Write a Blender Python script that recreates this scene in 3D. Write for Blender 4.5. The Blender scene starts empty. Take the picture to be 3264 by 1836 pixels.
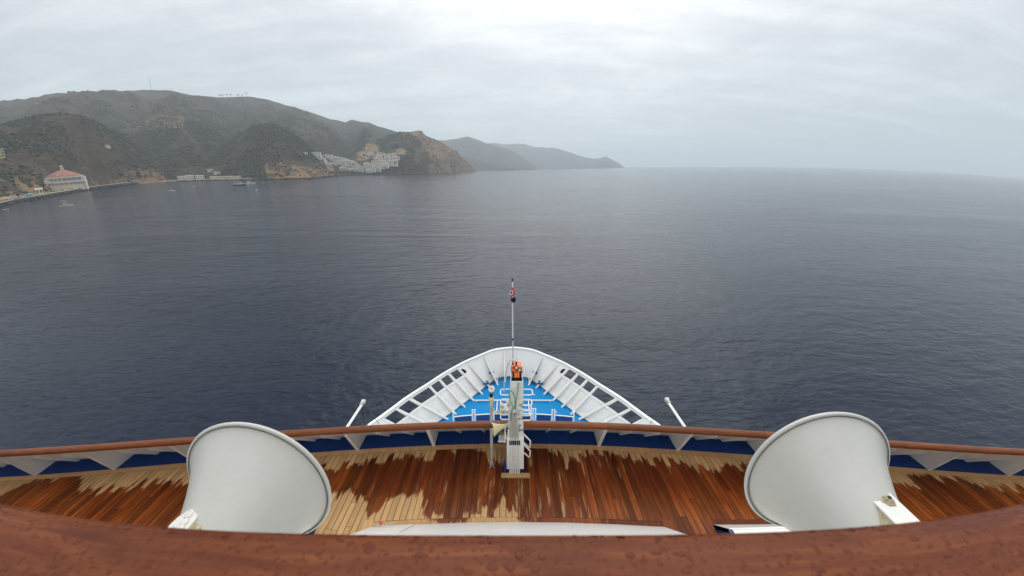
import bpy, math, random
import numpy as np
from mathutils import Vector, Matrix
random.seed(7); np.random.seed(7)
SC = bpy.context.scene
COL = SC.collection
R_ = math.radians

# ------------------------------------------------------------------ camera
CAM_Z = 33.0
cam = bpy.data.cameras.new('camera'); cam_o = bpy.data.objects.new('camera', cam); COL.objects.link(cam_o)
cam_o.location = (0, 0, CAM_Z)
cam_o.rotation_euler = (R_(90 - 19.43), 0, 0)
cam.type = 'PANO'                      # wide clip-on phone lens with barrel distortion
cam.sensor_width = 36.0; cam.sensor_fit = 'HORIZONTAL'
cam.clip_start = 0.02; cam.clip_end = 60000
def _setp(n, v):
    if hasattr(cam, n): setattr(cam, n, v)
    else: setattr(cam.cycles, n, v)
_setp('panorama_type', 'FISHEYE_LENS_POLYNOMIAL')
_setp('fisheye_fov', R_(180))
_setp('fisheye_polynomial_k0', 0.0)
_setp('fisheye_polynomial_k1', -8.77221290e-02)
_setp('fisheye_polynomial_k2', 1.77724426e-03)
_setp('fisheye_polynomial_k3', 3.00610798e-05)
_setp('fisheye_polynomial_k4', -1.79479421e-06)
cam.dof.use_dof = True; cam.dof.focus_distance = 25.0; cam.dof.aperture_fstop = 20.0   # near rail slightly soft
SC.camera = cam_o

# ------------------------------------------------------------------ render / exposure
SC.render.engine = 'CYCLES'
SC.view_settings.view_transform = 'Standard'
SC.view_settings.look = 'None'
SC.view_settings.exposure = 0.42
SC.view_settings.gamma = 1.0
SC.view_settings.use_curve_mapping = False
SC.cycles.use_denoising = True
SC.cycles.max_bounces = 6
SC.cycles.volume_bounces = 1
SC.cycles.transparent_max_bounces = 8

# ------------------------------------------------------------------ world: overcast sky
SUN_EL, SUN_AZ = R_(42), R_(8)         # behind thin cloud, ahead of the bow
sun_dir = Vector((math.sin(SUN_AZ) * math.cos(SUN_EL), math.cos(SUN_AZ) * math.cos(SUN_EL), math.sin(SUN_EL)))
W = bpy.data.worlds.new('World'); SC.world = W; W.use_nodes = True
nt = W.node_tree; nt.nodes.clear()
def N(t, typ, **kw):
    n = t.nodes.new(typ)
    for k, v in kw.items():
        if k in n.inputs.keys(): n.inputs[k].default_value = v
        else: setattr(n, k, v)
    return n
def math_n(t, op, a, b=None, clamp=False):
    n = t.nodes.new('ShaderNodeMath'); n.operation = op; n.use_clamp = clamp
    for i, v in enumerate((a, b)):
        if v is None: continue
        if isinstance(v, (int, float)): n.inputs[i].default_value = v
        else: t.links.new(v, n.inputs[i])
    return n.outputs[0]
def mixc(t, fac, a, b, mode='MIX'):
    n = t.nodes.new('ShaderNodeMix'); n.data_type = 'RGBA'; n.blend_type = mode
    for i, v in ((0, fac), (6, a), (7, b)):
        if isinstance(v, (int, float)): n.inputs[i].default_value = v
        elif isinstance(v, tuple): n.inputs[i].default_value = v if len(v) == 4 else v + (1,)
        else: t.links.new(v, n.inputs[i])
    return n.outputs[2]
def ramp(t, fac, stops, interp='LINEAR'):
    n = t.nodes.new('ShaderNodeValToRGB'); n.color_ramp.interpolation = interp
    e = n.color_ramp.elements
    while len(e) < len(stops): e.new(0.5)
    for i, (p, c) in enumerate(stops):
        e[i].position = p
        e[i].color = (c, c, c, 1) if isinstance(c, (int, float)) else tuple(c) + (1,)
    t.links.new(fac, n.inputs[0]); return n.outputs[0]
def noise(t, vec, scale, detail=4, rough=0.55, dist=0.0):
    n = t.nodes.new('ShaderNodeTexNoise')
    n.inputs['Scale'].default_value = scale; n.inputs['Detail'].default_value = detail
    n.inputs['Roughness'].default_value = rough; n.inputs['Distortion'].default_value = dist
    if vec is not None: t.links.new(vec, n.inputs['Vector'])
    return n.outputs['Fac']
def mapping(t, vec, scale=(1, 1, 1), rot=(0, 0, 0), loc=(0, 0, 0)):
    n = t.nodes.new('ShaderNodeMapping'); n.inputs['Scale'].default_value = scale
    n.inputs['Rotation'].default_value = rot; n.inputs['Location'].default_value = loc
    t.links.new(vec, n.inputs['Vector']); return n.outputs[0]

sky = N(nt, 'ShaderNodeTexSky', sky_type='NISHITA', sun_disc=False, sun_elevation=SUN_EL, sun_rotation=SUN_AZ)
tc = nt.nodes.new('ShaderNodeTexCoord')
sep = nt.nodes.new('ShaderNodeSeparateXYZ'); nt.links.new(tc.outputs['Generated'], sep.inputs[0])
up = math_n(nt, 'MAXIMUM', sep.outputs['Z'], 0.0)
base = ramp(nt, up, [(0.0, (.405, .475, .50)), (0.08, (.45, .505, .53)), (0.22, (.55, .575, .60)), (0.40, (.685, .69, .71)), (0.7, (1.02, 1.02, 1.03)), (1.0, (1.28, 1.27, 1.26))])
# cloud sheet: project the direction on a plane overhead
den = math_n(nt, 'ADD', up, 0.16)
comb = nt.nodes.new('ShaderNodeCombineXYZ')
nt.links.new(math_n(nt, 'DIVIDE', sep.outputs['X'], den), comb.inputs[0])
nt.links.new(math_n(nt, 'DIVIDE', sep.outputs['Y'], den), comb.inputs[1])
v1 = mapping(nt, comb.outputs[0], (0.42, 1.9, 1), (0, 0, R_(24)), (3.1, 0.7, 0))
n1 = noise(nt, v1, 1.5, 8, 0.56, 0.5)
v2 = mapping(nt, comb.outputs[0], (1.0, 1.0, 1), (0, 0, 0), (9.0, 2.0, 0))
n2 = noise(nt, v2, 2.4, 9, 0.6, 0.4)
cl = math_n(nt, 'ADD', math_n(nt, 'MULTIPLY', n1, 0.60), math_n(nt, 'MULTIPLY', n2, 0.40))
cl_r = ramp(nt, cl, [(0.34, 0.80), (0.50, 1.0), (0.64, 1.18)])
cloudc = mixc(nt, 1.0, base, cl_r, 'MULTIPLY')
# thin bluish gaps
gap = ramp(nt, cl, [(0.36, 1.0), (0.53, 0.0)])
cloudc = mixc(nt, math_n(nt, 'MULTIPLY', gap, 0.4), cloudc, (.52, .56, .63))
# glow of the hidden sun
dotn = nt.nodes.new('ShaderNodeVectorMath'); dotn.operation = 'DOT_PRODUCT'
nt.links.new(tc.outputs['Generated'], dotn.inputs[0]); dotn.inputs[1].default_value = sun_dir
g = math_n(nt, 'POWER', math_n(nt, 'MAXIMUM', dotn.outputs['Value'], 0.0), 9.0)
g = math_n(nt, 'MULTIPLY', g, cl_r)
glow = mixc(nt, g, (0, 0, 0), (.44, .43, .41))
cloudc = mixc(nt, 1.0, cloudc, glow, 'ADD')
c10 = mixc(nt, 1.0, cloudc, (10, 10, 10), 'MULTIPLY')
final = mixc(nt, 0.92, sky.outputs[0], c10)
bg = N(nt, 'ShaderNodeBackground', Strength=0.1); nt.links.new(final, bg.inputs['Color'])
wo = nt.nodes.new('ShaderNodeOutputWorld'); nt.links.new(bg.outputs[0], wo.inputs['Surface'])

# ------------------------------------------------------------------ sun (thin cloud: wide and weak)
sl = bpy.data.lights.new('sun', 'SUN'); sl.energy = 0.9; sl.angle = R_(60); sl.color = (1, .965, .91)
so = bpy.data.objects.new('sun', sl); COL.objects.link(so)
so.rotation_euler = sun_dir.to_track_quat('Z', 'Y').to_euler(); so.location = (0, 0, 200)

# ================================================================== helpers
class MB:
    def __init__(s): s.v = []; s.f = []; s.sm = []
    def add(s, vs, fs, smooth=False):
        b = len(s.v); s.v += [tuple(map(float, p)) for p in vs]
        for f in fs: s.f.append(tuple(b + i for i in f)); s.sm.append(smooth)
        return s
    def hexa(s, b, t):
        return s.add(list(b) + list(t), [(3, 2, 1, 0), (4, 5, 6, 7), (0, 1, 5, 4), (1, 2, 6, 5), (2, 3, 7, 6), (3, 0, 4, 7)])
    def box(s, c, d, rz=0.0, M=None):
        x, y, z = d[0] / 2, d[1] / 2, d[2] / 2
        p = [Vector(q) for q in ((-x, -y, -z), (x, -y, -z), (x, y, -z), (-x, y, -z), (-x, -y, z), (x, -y, z), (x, y, z), (-x, y, z))]
        m = M if M is not None else Matrix.Rotation(rz, 3, 'Z')
        p = [m @ q + Vector(c) for q in p]
        return s.hexa(p[:4], p[4:])
    def box2(s, a, b):
        return s.box([(a[i] + b[i]) / 2 for i in range(3)], [abs(b[i] - a[i]) for i in range(3)])
    def tube(s, pts, r, n=8, caps=True):
        pts = [Vector(p) for p in pts]; rs = r if isinstance(r, (list, tuple)) else [r] * len(pts)
        rings = []; prev = None
        for i, p in enumerate(pts):
            d = (pts[min(i + 1, len(pts) - 1)] - pts[max(i - 1, 0)]).normalized()
            if prev is None:
                a = Vector((0, 0, 1)) if abs(d.z) < 0.9 else Vector((1, 0, 0))
                u = d.cross(a).normalized()
            else:
                u = (prev - d * prev.dot(d)).normalized()
            prev = u; w = d.cross(u)
            rings.append([p + rs[i] * (math.cos(2 * math.pi * k / n) * u + math.sin(2 * math.pi * k / n) * w) for k in range(n)])
        vs = [q for rg in rings for q in rg]; fs = []
        for i in range(len(rings) - 1):
            for k in range(n):
                fs.append((i * n + k, i * n + (k + 1) % n, (i + 1) * n + (k + 1) % n, (i + 1) * n + k))
        s.add(vs, fs, True)
        if caps:
            s.add(rings[0], [tuple(range(n - 1, -1, -1))]); s.add(rings[-1], [tuple(range(n))])
        return s
    def lathe(s, prof, n=24, M=None, o=(0, 0, 0), caps=True, smooth=True):
        """prof: (r, h) along +Z, then M, then offset o"""
        m = M if M is not None else Matrix.Identity(3); o = Vector(o)
        rings = [[m @ Vector((r * math.cos(2 * math.pi * k / n), r * math.sin(2 * math.pi * k / n), h)) + o for k in range(n)] for r, h in prof]
        vs = [q for rg in rings for q in rg]; fs = []
        for i in range(len(rings) - 1):
            for k in range(n):
                fs.append((i * n + k, i * n + (k + 1) % n, (i + 1) * n + (k + 1) % n, (i + 1) * n + k))
        s.add(vs, fs, smooth)
        if caps:
            if prof[0][0] > 1e-4: s.add(rings[0], [tuple(range(n - 1, -1, -1))])
            if prof[-1][0] > 1e-4: s.add(rings[-1], [tuple(range(n))])
        return s
    def prism(s, poly, ext):
        n = len(poly); e = Vector(ext); a = [Vector(p) for p in poly]; b = [p + e for p in a]
        return s.add(a + b, [tuple(range(n - 1, -1, -1)), tuple(range(n, 2 * n))] + [(i, (i + 1) % n, n + (i + 1) % n, n + i) for i in range(n)])
    def strip(s, A, B, th):
        """plate between the polylines A and B, th = offset vector giving thickness"""
        th = Vector(th)
        for i in range(len(A) - 1):
            q = [Vector(A[i]), Vector(A[i + 1]), Vector(B[i + 1]), Vector(B[i])]
            s.hexa(q, [p + th for p in q])
        return s
    def sphere(s, c, r, n=12, m=8, sc=(1, 1, 1)):
        prof = [(max(r * math.sin(math.pi * i / m), 1e-5), -r * math.cos(math.pi * i / m)) for i in range(m + 1)]
        M = Matrix.Diagonal(sc); return s.lathe(prof, n, M, c, caps=False)

def mesh_from(mb, name, m, off=(0, 0, 0)):
    me = bpy.data.meshes.new(name); o = Vector(off)
    me.from_pydata([tuple(Vector(v) - o) for v in mb.v], [], mb.f)
    me.polygons.foreach_set('use_smooth', mb.sm)
    if m is not None: me.materials.append(m)
    bm_fix(me)
    return me
import bmesh
def bm_fix(me):
    bm = bmesh.new(); bm.from_mesh(me); bmesh.ops.recalc_face_normals(bm, faces=bm.faces); bm.to_mesh(me); bm.free(); me.update()
def world_off(o):
    v = Vector((0, 0, 0))
    while o is not None: v += o.location; o = o.parent
    return v
def obj(name, mb, m, parent=None, loc=None, label=None):
    """ONE mesh object; vertices are given in world coordinates"""
    if parent is not None: off = world_off(parent)
    else: off = Vector(loc) if loc is not None else Vector((0, 0, 0))
    o = bpy.data.objects.new(name, mesh_from(mb, name, m, off)); COL.objects.link(o)
    if parent is not None: o.parent = parent
    else: o.location = off
    if label: o['label'] = label
    return o
def tag(o, label, cat, group=None):
    o['label'] = label; o['category'] = cat
    if group: o['group'] = group
    return o
def thing(name, label, cat, loc, group=None):
    o = bpy.data.objects.new(name, None); COL.objects.link(o); o.location = loc; o.empty_display_size = 0.2
    return tag(o, label, cat, group)
def structure(o): o['kind'] = 'structure'; return o
def stuff(o): o['kind'] = 'stuff'; return o
def link_copy(o, parent=None):
    c = o.copy(); COL.objects.link(c); c.parent = parent
    for ch in o.children: link_copy(ch, c)
    return c

# ================================================================== materials
def newmat(name):
    m = bpy.data.materials.new(name); m.use_nodes = True
    t = m.node_tree; b = t.nodes['Principled BSDF']; return m, t, b
def setin(b, k, v):
    if k in b.inputs: b.inputs[k].default_value = v
def paint(name, col, rough=0.4, wear=0.08, wear_col=None, scale=3.0, spec=0.5, rust=0.0, coat=0.0):
    m, t, b = newmat(name)
    tcn = t.nodes.new('ShaderNodeTexCoord')
    geo = t.nodes.new('ShaderNodeNewGeometry')
    pos = geo.outputs['Position']
    n = noise(t, pos, scale, 6, 0.6)
    wc = wear_col if wear_col else tuple(c * 0.62 for c in col)
    f = ramp(t, n, [(0.42, 0.0), (0.75, 1.0)])
    c = mixc(t, math_n(t, 'MULTIPLY', f, wear * 4 if wear < .25 else 1.0), col, wc)
    if rust > 0:
        n2 = noise(t, pos, scale * 5, 5, 0.65)
        f2 = ramp(t, n2, [(0.66 - rust * .2, 0.0), (0.74 - rust * .1, 1.0)])
        c = mixc(t, f2, c, (.16, .075, .025))
    t.links.new(c, b.inputs['Base Color'])
    rr = math_n(t, 'ADD', math_n(t, 'MULTIPLY', n, 0.25), rough - 0.12); t.links.new(rr, b.inputs['Roughness'])
    setin(b, 'Specular IOR Level', spec); setin(b, 'Coat Weight', coat)
    bp = N(t, 'ShaderNodeBump', Strength=0.06, Distance=0.02); t.links.new(noise(t, pos, scale * 8, 3), bp.inputs['Height'])
    t.links.new(bp.outputs[0], b.inputs['Normal'])
    return m
WHITE = paint('white_paint', (.80, .80, .77), 0.4, 0.05, (.60, .59, .54), 2.2)
WHITE_OLD = paint('weathered_white_paint', (.72, .71, .67), 0.5, 0.1, (.45, .43, .38), 9.0, rust=0.12)
BOWWHITE = paint('bow_white_paint', (.86, .85, .81), 0.45, 0.06, (.66, .64, .58), 1.3)
HORN = paint('horn_gelcoat', (.58, .585, .55), 0.36, 0.10, (.47, .465, .40), 2.6, coat=0.1)
GREYP = paint('grey_paint', (.42, .41, .39), 0.5, 0.1, (.25, .24, .22), 14.0)
GREYM = paint('mast_grey_paint', (.70, .69, .65), 0.5, 0.1, (.36, .35, .33), 12.0, rust=0.15)
BLUE = paint('bright_blue_deck_paint', (.001, .215, .50), 0.6, 0.06, (.003, .17, .40), 1.6, 0.2)
TEALB = paint('bracket_blue_and_deck_shade', (.006, .10, .24), 0.5, 0.08, (.004, .06, .15), 2.5)  # paint of the mooring brackets, also the shade coloured onto the bow deck
NAVY = paint('navy_deck_paint', (.002, .034, .185), 0.5, 0.08, (.004, .042, .21), 1.7, 0.3)
CREAM = paint('cream_plastic', (.62, .56, .34), 0.45, 0.1, (.50, .42, .24), 12)
ORANGE = paint('orange_casing', (.80, .17, .02), 0.45, 0.06, (.62, .12, .02), 16)
BLACK = paint('black_rubber', (.006, .006, .007), 0.6, 0.05, (.012, .012, .012), 20, 0.2)
GREEN = paint('green_hose', (.045, .27, .16), 0.45, 0.06, (.03, .2, .12), 20)
STEEL = paint('galvanised_steel', (.60, .60, .58), 0.38, 0.1, (.30, .29, .27), 16); STEEL.node_tree.nodes['Principled BSDF'].inputs['Metallic'].default_value = 0.35
HULL = paint('hull_white', (.80, .80, .78), 0.4, 0.04, (.66, .65, .62), 0.4)
RUSTY = paint('stained_cream_paint', (.50, .46, .30), 0.55, 0.2, (.24, .15, .06), 14, rust=0.5)
SEAL = paint('dark_seal', (.05, .05, .045), 0.6, 0.05, (.08, .08, .07), 10)

def wood(name, kind):
    m, t, b = newmat(name)
    geo = t.nodes.new('ShaderNodeNewGeometry'); pos = geo.outputs['Position']
    oi = t.nodes.new('ShaderNodeObjectInfo'); rnd = oi.outputs['Random']
    sp = t.nodes.new('ShaderNodeSeparateXYZ'); t.links.new(pos, sp.inputs[0])
    sc = (26, 1.3, 26) if kind != 'rail' else ((1.6, 28, 28) if 'near' not in name and 'wet' not in name else (7, 85, 85))
    cmb = t.nodes.new('ShaderNodeVectorMath'); cmb.operation = 'ADD'; t.links.new(pos, cmb.inputs[0])
    cx = t.nodes.new('ShaderNodeCombineXYZ')
    t.links.new(math_n(t, 'MULTIPLY', rnd, 37.0), cx.inputs[2]); t.links.new(cx.outputs[0], cmb.inputs[1])
    grain = noise(t, mapping(t, cmb.outputs[0], sc), 1.0, 6, 0.6, 0.6)
    return m, t, b, pos, sp, rnd, grain
# deck planks: teak, soaked red-brown with pale dry areas
def deck_mat(name, dry_only=False, amount=1.0):
    m, t, b, pos, sp, rnd, grain = wood(name, 'deck')
    wet = ramp(t, grain, [(0.25, (.066, .0092, .0018)), (0.5, (.120, .0215, .0038)), (0.78, (.205, .048, .0085))])
    vcol = ramp(t, rnd, [(0.0, 0.50), (0.35, 0.85), (0.7, 1.05), (1.0, 1.5)])
    wet = mixc(t, 1.0, wet, vcol, 'MULTIPLY')
    n5 = noise(t, pos, 1.1, 3, 0.5)
    aftw = ramp(t, math_n(t, 'ADD', math_n(t, 'MULTIPLY', math_n(t, 'SUBTRACT', 6.4, sp.outputs['Y']), 0.28), math_n(t, 'SUBTRACT', n5, 0.5)), [(0.05, 0.0), (0.5, 0.9)])
    wet = mixc(t, aftw, wet, mixc(t, 1.0, wet, (1.75, 2.4, 2.2), 'MULTIPLY'))
    dry = ramp(t, grain, [(0.25, (.39, .225, .095)), (0.55, (.53, .325, .150)), (0.8, (.60, .39, .20))])
    dv = ramp(t, rnd, [(0.0, 0.86), (1.0, 1.12)]); dry = mixc(t, 1.0, dry, dv, 'MULTIPLY')
    # distance in from the curved margin board
    x2 = math_n(t, 'POWER', math_n(t, 'ABSOLUTE', sp.outputs['X']), 2.0)
    yo = math_n(t, 'ADD', sp.outputs['Y'], 40.09)
    rad = math_n(t, 'SQRT', math_n(t, 'ADD', x2, math_n(t, 'MULTIPLY', yo, yo)))
    din = math_n(t, 'SUBTRACT', 46.86, rad)
    cx = t.nodes.new('ShaderNodeCombineXYZ'); t.links.new(sp.outputs['X'], cx.inputs[0])
    rnd2 = math_n(t, 'FRACT', math_n(t, 'MULTIPLY', rnd, 173.0))
    jag = noise(t, mapping(t, cmb_out(t, pos, rnd), (16, 1.2, 1)), 1.0, 3, 0.6)
    blot = noise(t, mapping(t, pos, (3.2, 2.2, 1)), 1.0, 3, 0.6)
    fx = math_n(t, 'DIVIDE', math_n(t, 'ADD', sp.outputs['X'], 13.0), 26.0)
    def prof(tab): return ramp(t, fx, [((x + 13.0) / 26.0, v) for x, v in tab])
    reach = prof([(-12.6, .55), (-11.4, .5), (-11.0, .10), (-9.9, .06), (-9.5, .58), (-7.6, .62), (-5.2, .52), (-4.0, .44), (-2.9, .34), (-2.0, .26), (-1.7, .06), (-.85, .08), (-.5, .36), (-.05, .34), (.35, .02), (1.05, .03), (1.2, .40), (1.7, .42), (1.85, .06), (2.4, .20), (3.1, .34), (4.8, .40), (5.9, .34), (8.8, .55), (9.3, .16), (9.9, .06), (10.5, .26), (11.6, .40), (12.7, .55)])
    edge = math_n(t, 'ADD', math_n(t, 'MULTIPLY', reach, 0.86), math_n(t, 'MULTIPLY', math_n(t, 'SUBTRACT', rnd2, 0.5), 0.30))
    edge = math_n(t, 'ADD', edge, math_n(t, 'MULTIPLY', math_n(t, 'SUBTRACT', jag, 0.5), 0.60))
    edge = math_n(t, 'ADD', edge, math_n(t, 'MULTIPLY', math_n(t, 'SUBTRACT', blot, 0.5), 0.55))
    dmask = math_n(t, 'MULTIPLY', math_n(t, 'SUBTRACT', edge, din), 15.0, True)
    # pale tongues reaching forward from the deckhouse on the left half
    reach2 = prof([(-13, 0.0), (-6.2, 0.0), (-6.0, .3), (-4.3, .55), (-3.4, .62), (-3.0, .34), (-2.8, .10), (-2.6, .52), (-2.05, .60), (-1.75, .26), (-1.5, .04), (-1.1, .06), (-.8, .18), (-.5, .24), (-.36, .02), (-.22, .40), (-.02, .34), (.12, .02), (.4, -.1 + .1), (13, 0)])
    d2 = math_n(t, 'SUBTRACT', sp.outputs['Y'], 4.94)
    e2 = math_n(t, 'ADD', reach2, math_n(t, 'MULTIPLY', math_n(t, 'SUBTRACT', rnd2, 0.5), 0.26))
    e2 = math_n(t, 'ADD', e2, math_n(t, 'MULTIPLY', math_n(t, 'SUBTRACT', jag, 0.5), 0.40))
    e2 = math_n(t, 'ADD', e2, math_n(t, 'MULTIPLY', math_n(t, 'SUBTRACT', blot, 0.5), 0.40))
    gate = ramp(t, reach2, [(0.0, 0.0), (0.03, 1.0)])
    pm = math_n(t, 'MULTIPLY', math_n(t, 'MULTIPLY', math_n(t, 'SUBTRACT', e2, d2), 13.0, True), gate)
    mask = math_n(t, 'MAXIMUM', dmask, pm)
    st = noise(t, mapping(t, cmb_out(t, pos, rnd), (9, 1.0, 1)), 1.0, 4, 0.62)
    stx = prof([(-3.4, .0), (-2.2, .05), (-1.2, .075), (.2, .085), (1.2, .075), (2.0, .06), (2.6, .02), (4, 0), (13, 0)])
    sm = math_n(t, 'MULTIPLY', math_n(t, 'MULTIPLY', math_n(t, 'SUBTRACT', math_n(t, 'ADD', st, stx), 0.665), 9.0, True), 0.75)
    mask = math_n(t, 'MAXIMUM', mask, sm)
    if dry_only: mask = math_n(t, 'MAXIMUM', mask, amount)
    c = mixc(t, mask, wet, dry)
    # dark specks and stains
    sp2 = noise(t, pos, 16, 3, 0.6)
    c = mixc(t, ramp(t, sp2, [(0.66, 0.0), (0.74, 0.35)]), c, (.05, .025, .012))
    t.links.new(c, b.inputs['Base Color'])
    r = mixc(t, mask, (.30, .30, .30), (.72, .72, .72)); t.links.new(r, b.inputs['Roughness'])
    setin(b, 'Specular IOR Level', 0.12)
    bp = N(t, 'ShaderNodeBump', Strength=0.15, Distance=0.01); t.links.new(grain, bp.inputs['Height']); t.links.new(bp.outputs[0], b.inputs['Normal'])
    return m
def cmb_out(t, pos, rnd, k=1.0):
    """position with a per-plank jump along the plank"""
    cx = t.nodes.new('ShaderNodeCombineXYZ'); t.links.new(math_n(t, 'MULTIPLY', rnd, 9.0 * k), cx.inputs[1])
    a = t.nodes.new('ShaderNodeVectorMath'); a.operation = 'ADD'; t.links.new(pos, a.inputs[0]); t.links.new(cx.outputs[0], a.inputs[1])
    return a.outputs[0]
TEAK = deck_mat('teak_deck_plank')
TEAK_DRY = deck_mat('teak_margin_plank', True, 0.9)
TEAK_DARK = deck_mat('teak_trim_board', True, 0.0)
def rail_mat(name, c0, c1, c2, rough, coat):
    m, t, b, pos, sp, rnd, grain = wood(name, 'rail')
    c = ramp(t, grain, [(0.22, c0), (0.5, c1), (0.8, c2)])
    big = noise(t, pos, 1.7, 3)
    c = mixc(t, ramp(t, big, [(0.4, 0.0), (0.7, 0.5)]), c, mixc(t, 1.0, c, (1.35, 1.15, .95), 'MULTIPLY'))
    c = mixc(t, 1.0, c, ramp(t, rnd, [(0, .85), (1, 1.2)]), 'MULTIPLY')
    t.links.new(c, b.inputs['Base Color']); setin(b, 'Roughness', rough)
    setin(b, 'Coat Weight', coat); setin(b, 'Coat Roughness', 0.25); setin(b, 'Specular IOR Level', 0.16)
    bp = N(t, 'ShaderNodeBump', Strength=0.12, Distance=0.004); t.links.new(grain, bp.inputs['Height']); t.links.new(bp.outputs[0], b.inputs['Normal'])
    return m
RAILW = rail_mat('varnished_teak_rail', (.082, .022, .006), (.142, .042, .011), (.20, .066, .018), 0.4, 0.2)
NEARW = rail_mat('wet_varnished_teak', (.054, .0120, .0036), (.096, .0240, .0066), (.165, .052, .014), 0.5, 0.06)
def water_drop_mat():
    m, t, b = newmat('rain_water')
    setin(b, 'Base Color', (.150, .036, .013, 1)); setin(b, 'Transmission Weight', 0.3); setin(b, 'Roughness', 0.2); setin(b, 'IOR', 1.33); setin(b, 'Specular IOR Level', 0.15)
    return m
DROP = water_drop_mat()

def sea_mat():
    m, t, b = newmat('sea_water')
    geo = t.nodes.new('ShaderNodeNewGeometry'); pos = geo.outputs['Position']
    setin(b, 'Specular Tint', (.85, 1.0, 1.03, 1)); setin(b, 'Base Color', (.0005, .0054, .0210, 1)); setin(b, 'Roughness', 0.13); setin(b, 'IOR', 1.333); setin(b, 'Specular IOR Level', 0.33)
    big = noise(t, mapping(t, pos, (.0042, .014, 1), (0, 0, R_(-8))), 1.0, 4, 0.55, 1.2)      # slicks and gust patches
    amp = ramp(t, big, [(0.28, 0.35), (0.45, 0.8), (0.55, 1.0), (0.74, 1.45)])
    w1 = noise(t, mapping(t, pos, (.17, .33, 1), (0, 0, R_(14))), 1.0, 3, 0.5, 0.3)
    w2 = noise(t, mapping(t, pos, (.55, 1.1, 1), (0, 0, R_(-12))), 1.0, 4, 0.55, 0.4)
    w3 = noise(t, mapping(t, pos, (.05, .10, 1), (0, 0, R_(22))), 1.0, 2, 0.5, 0.2)
    h = math_n(t, 'ADD', math_n(t, 'MULTIPLY', w1, 1.0), math_n(t, 'MULTIPLY', w2, 0.55))
    h = math_n(t, 'ADD', h, math_n(t, 'MULTIPLY', w3, 1.1))
    h = math_n(t, 'MULTIPLY', h, amp)
    bp = N(t, 'ShaderNodeBump', Strength=1.0, Distance=0.52); t.links.new(h, bp.inputs['Height']); t.links.new(bp.outputs[0], b.inputs['Normal'])
    return m
SEA = sea_mat()

def hill_mat(name, green, brown, tan):
    m, t, b = newmat(name)
    geo = t.nodes.new('ShaderNodeNewGeometry'); pos = geo.outputs['Position']
    at = t.nodes.new('ShaderNodeAttribute'); at.attribute_name = 'bare'; bare = at.outputs['Fac']
    n1 = noise(t, pos, 0.012, 6, 0.62, 0.4); n2 = noise(t, pos, 0.06, 5, 0.65); n3 = noise(t, pos, 0.19, 3, 0.6)
    sa = t.nodes.new('ShaderNodeAttribute'); sa.attribute_name = 'spur'
    vg = math_n(t, 'ADD', math_n(t, 'MULTIPLY', n1, 0.42), math_n(t, 'MULTIPLY', sa.outputs['Fac'], 0.60))
    c = mixc(t, ramp(t, vg, [(0.47, 0.0), (0.59, 1.0)]), green, brown)
    c = mixc(t, ramp(t, n2, [(0.44, 0.0), (0.60, 0.75)]), c, tuple(g * .55 for g in green))
    k = math_n(t, 'ADD', bare, math_n(t, 'MULTIPLY', math_n(t, 'SUBTRACT', n2, 0.5), 1.5))
    k = math_n(t, 'ADD', k, math_n(t, 'MULTIPLY', math_n(t, 'SUBTRACT', n1, 0.5), 1.1))
    tn = mixc(t, n3, tuple(x * .7 for x in tan), tuple(x * 1.25 for x in tan))
    c = mixc(t, ramp(t, k, [(0.46, 0.0), (0.60, 1.0)]), c, tn)
    c = mixc(t, ramp(t, n3, [(0.5, 0.0), (0.62, 0.6)]), c, tuple(g * .5 for g in green))
    t.links.new(c, b.inputs['Base Color']); setin(b, 'Roughness', 0.95); setin(b, 'Specular IOR Level', 0.1)
    bp = N(t, 'ShaderNodeBump', Strength=0.8, Distance=6.0); t.links.new(n2, bp.inputs['Height']); t.links.new(bp.outputs[0], b.inputs['Normal'])
    return m
HILL = hill_mat('chaparral_hillside', (.023, .028, .018), (.078, .054, .034), (.23, .155, .085))
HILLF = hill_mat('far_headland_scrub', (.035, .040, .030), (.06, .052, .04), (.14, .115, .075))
def simple(name, col, rough=0.7, scale=0.5, var=0.25):
    return paint(name, col, rough, 0.12, tuple(c * (1 - var * 1.5) for c in col), scale, 0.3)
LEAF = simple('scrub_leaf', (.030, .036, .018), 0.9, 0.09, 0.4)
BARK = simple('tree_bark', (.08, .06, .045), 0.9)
STUCCO = simple('cream_stucco', (.56, .50, .37), 0.8, 0.2)
STUCCO_L = simple('pale_stucco', (.66, .62, .52), 0.8, 0.2)
LOGGIA = simple('shaded_grey_stucco', (.30, .28, .27), 0.8, 0.3)
TILE = simple('red_roof_tile', (.32, .13, .10), 0.8, 0.3)
TERRA = simple('faded_terracotta', (.42, .27, .20), 0.8, 0.3)
CONDO = simple('white_stucco', (.72, .70, .65), 0.8, 0.2)
GLASSD = simple('dark_window_glass', (.11, .115, .12), 0.25, 0.5)
ROCK = simple('wet_shore_rock', (.045, .042, .036), 0.9, 0.3, 0.4)
ROADM = simple('pale_concrete_road', (.36, .33, .26), 0.85, 0.2)
SAND = simple('beach_sand', (.40, .34, .23), 0.9, 0.2)
BOATW = simple('boat_white_gelcoat', (.52, .52, .50), 0.35, 2.0, 0.1)
BOATD = simple('boat_dark_hull', (.03, .035, .05), 0.4, 2.0)
TEALR = simple('teal_canopy', (.12, .28, .27), 0.7, 1.0)
YELLOW = simple('yellow_stucco', (.56, .50, .20), 0.8, 0.3)
FLAGM_R = simple('red_flag_cloth', (.62, .035, .02), 0.8, 6, 0.15)
FLAGM_W = simple('white_flag_cloth', (.78, .78, .78), 0.8, 6, 0.08)
FLAGM_B = simple('blue_flag_cloth', (.015, .10, .45), 0.8, 6, 0.15)

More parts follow.
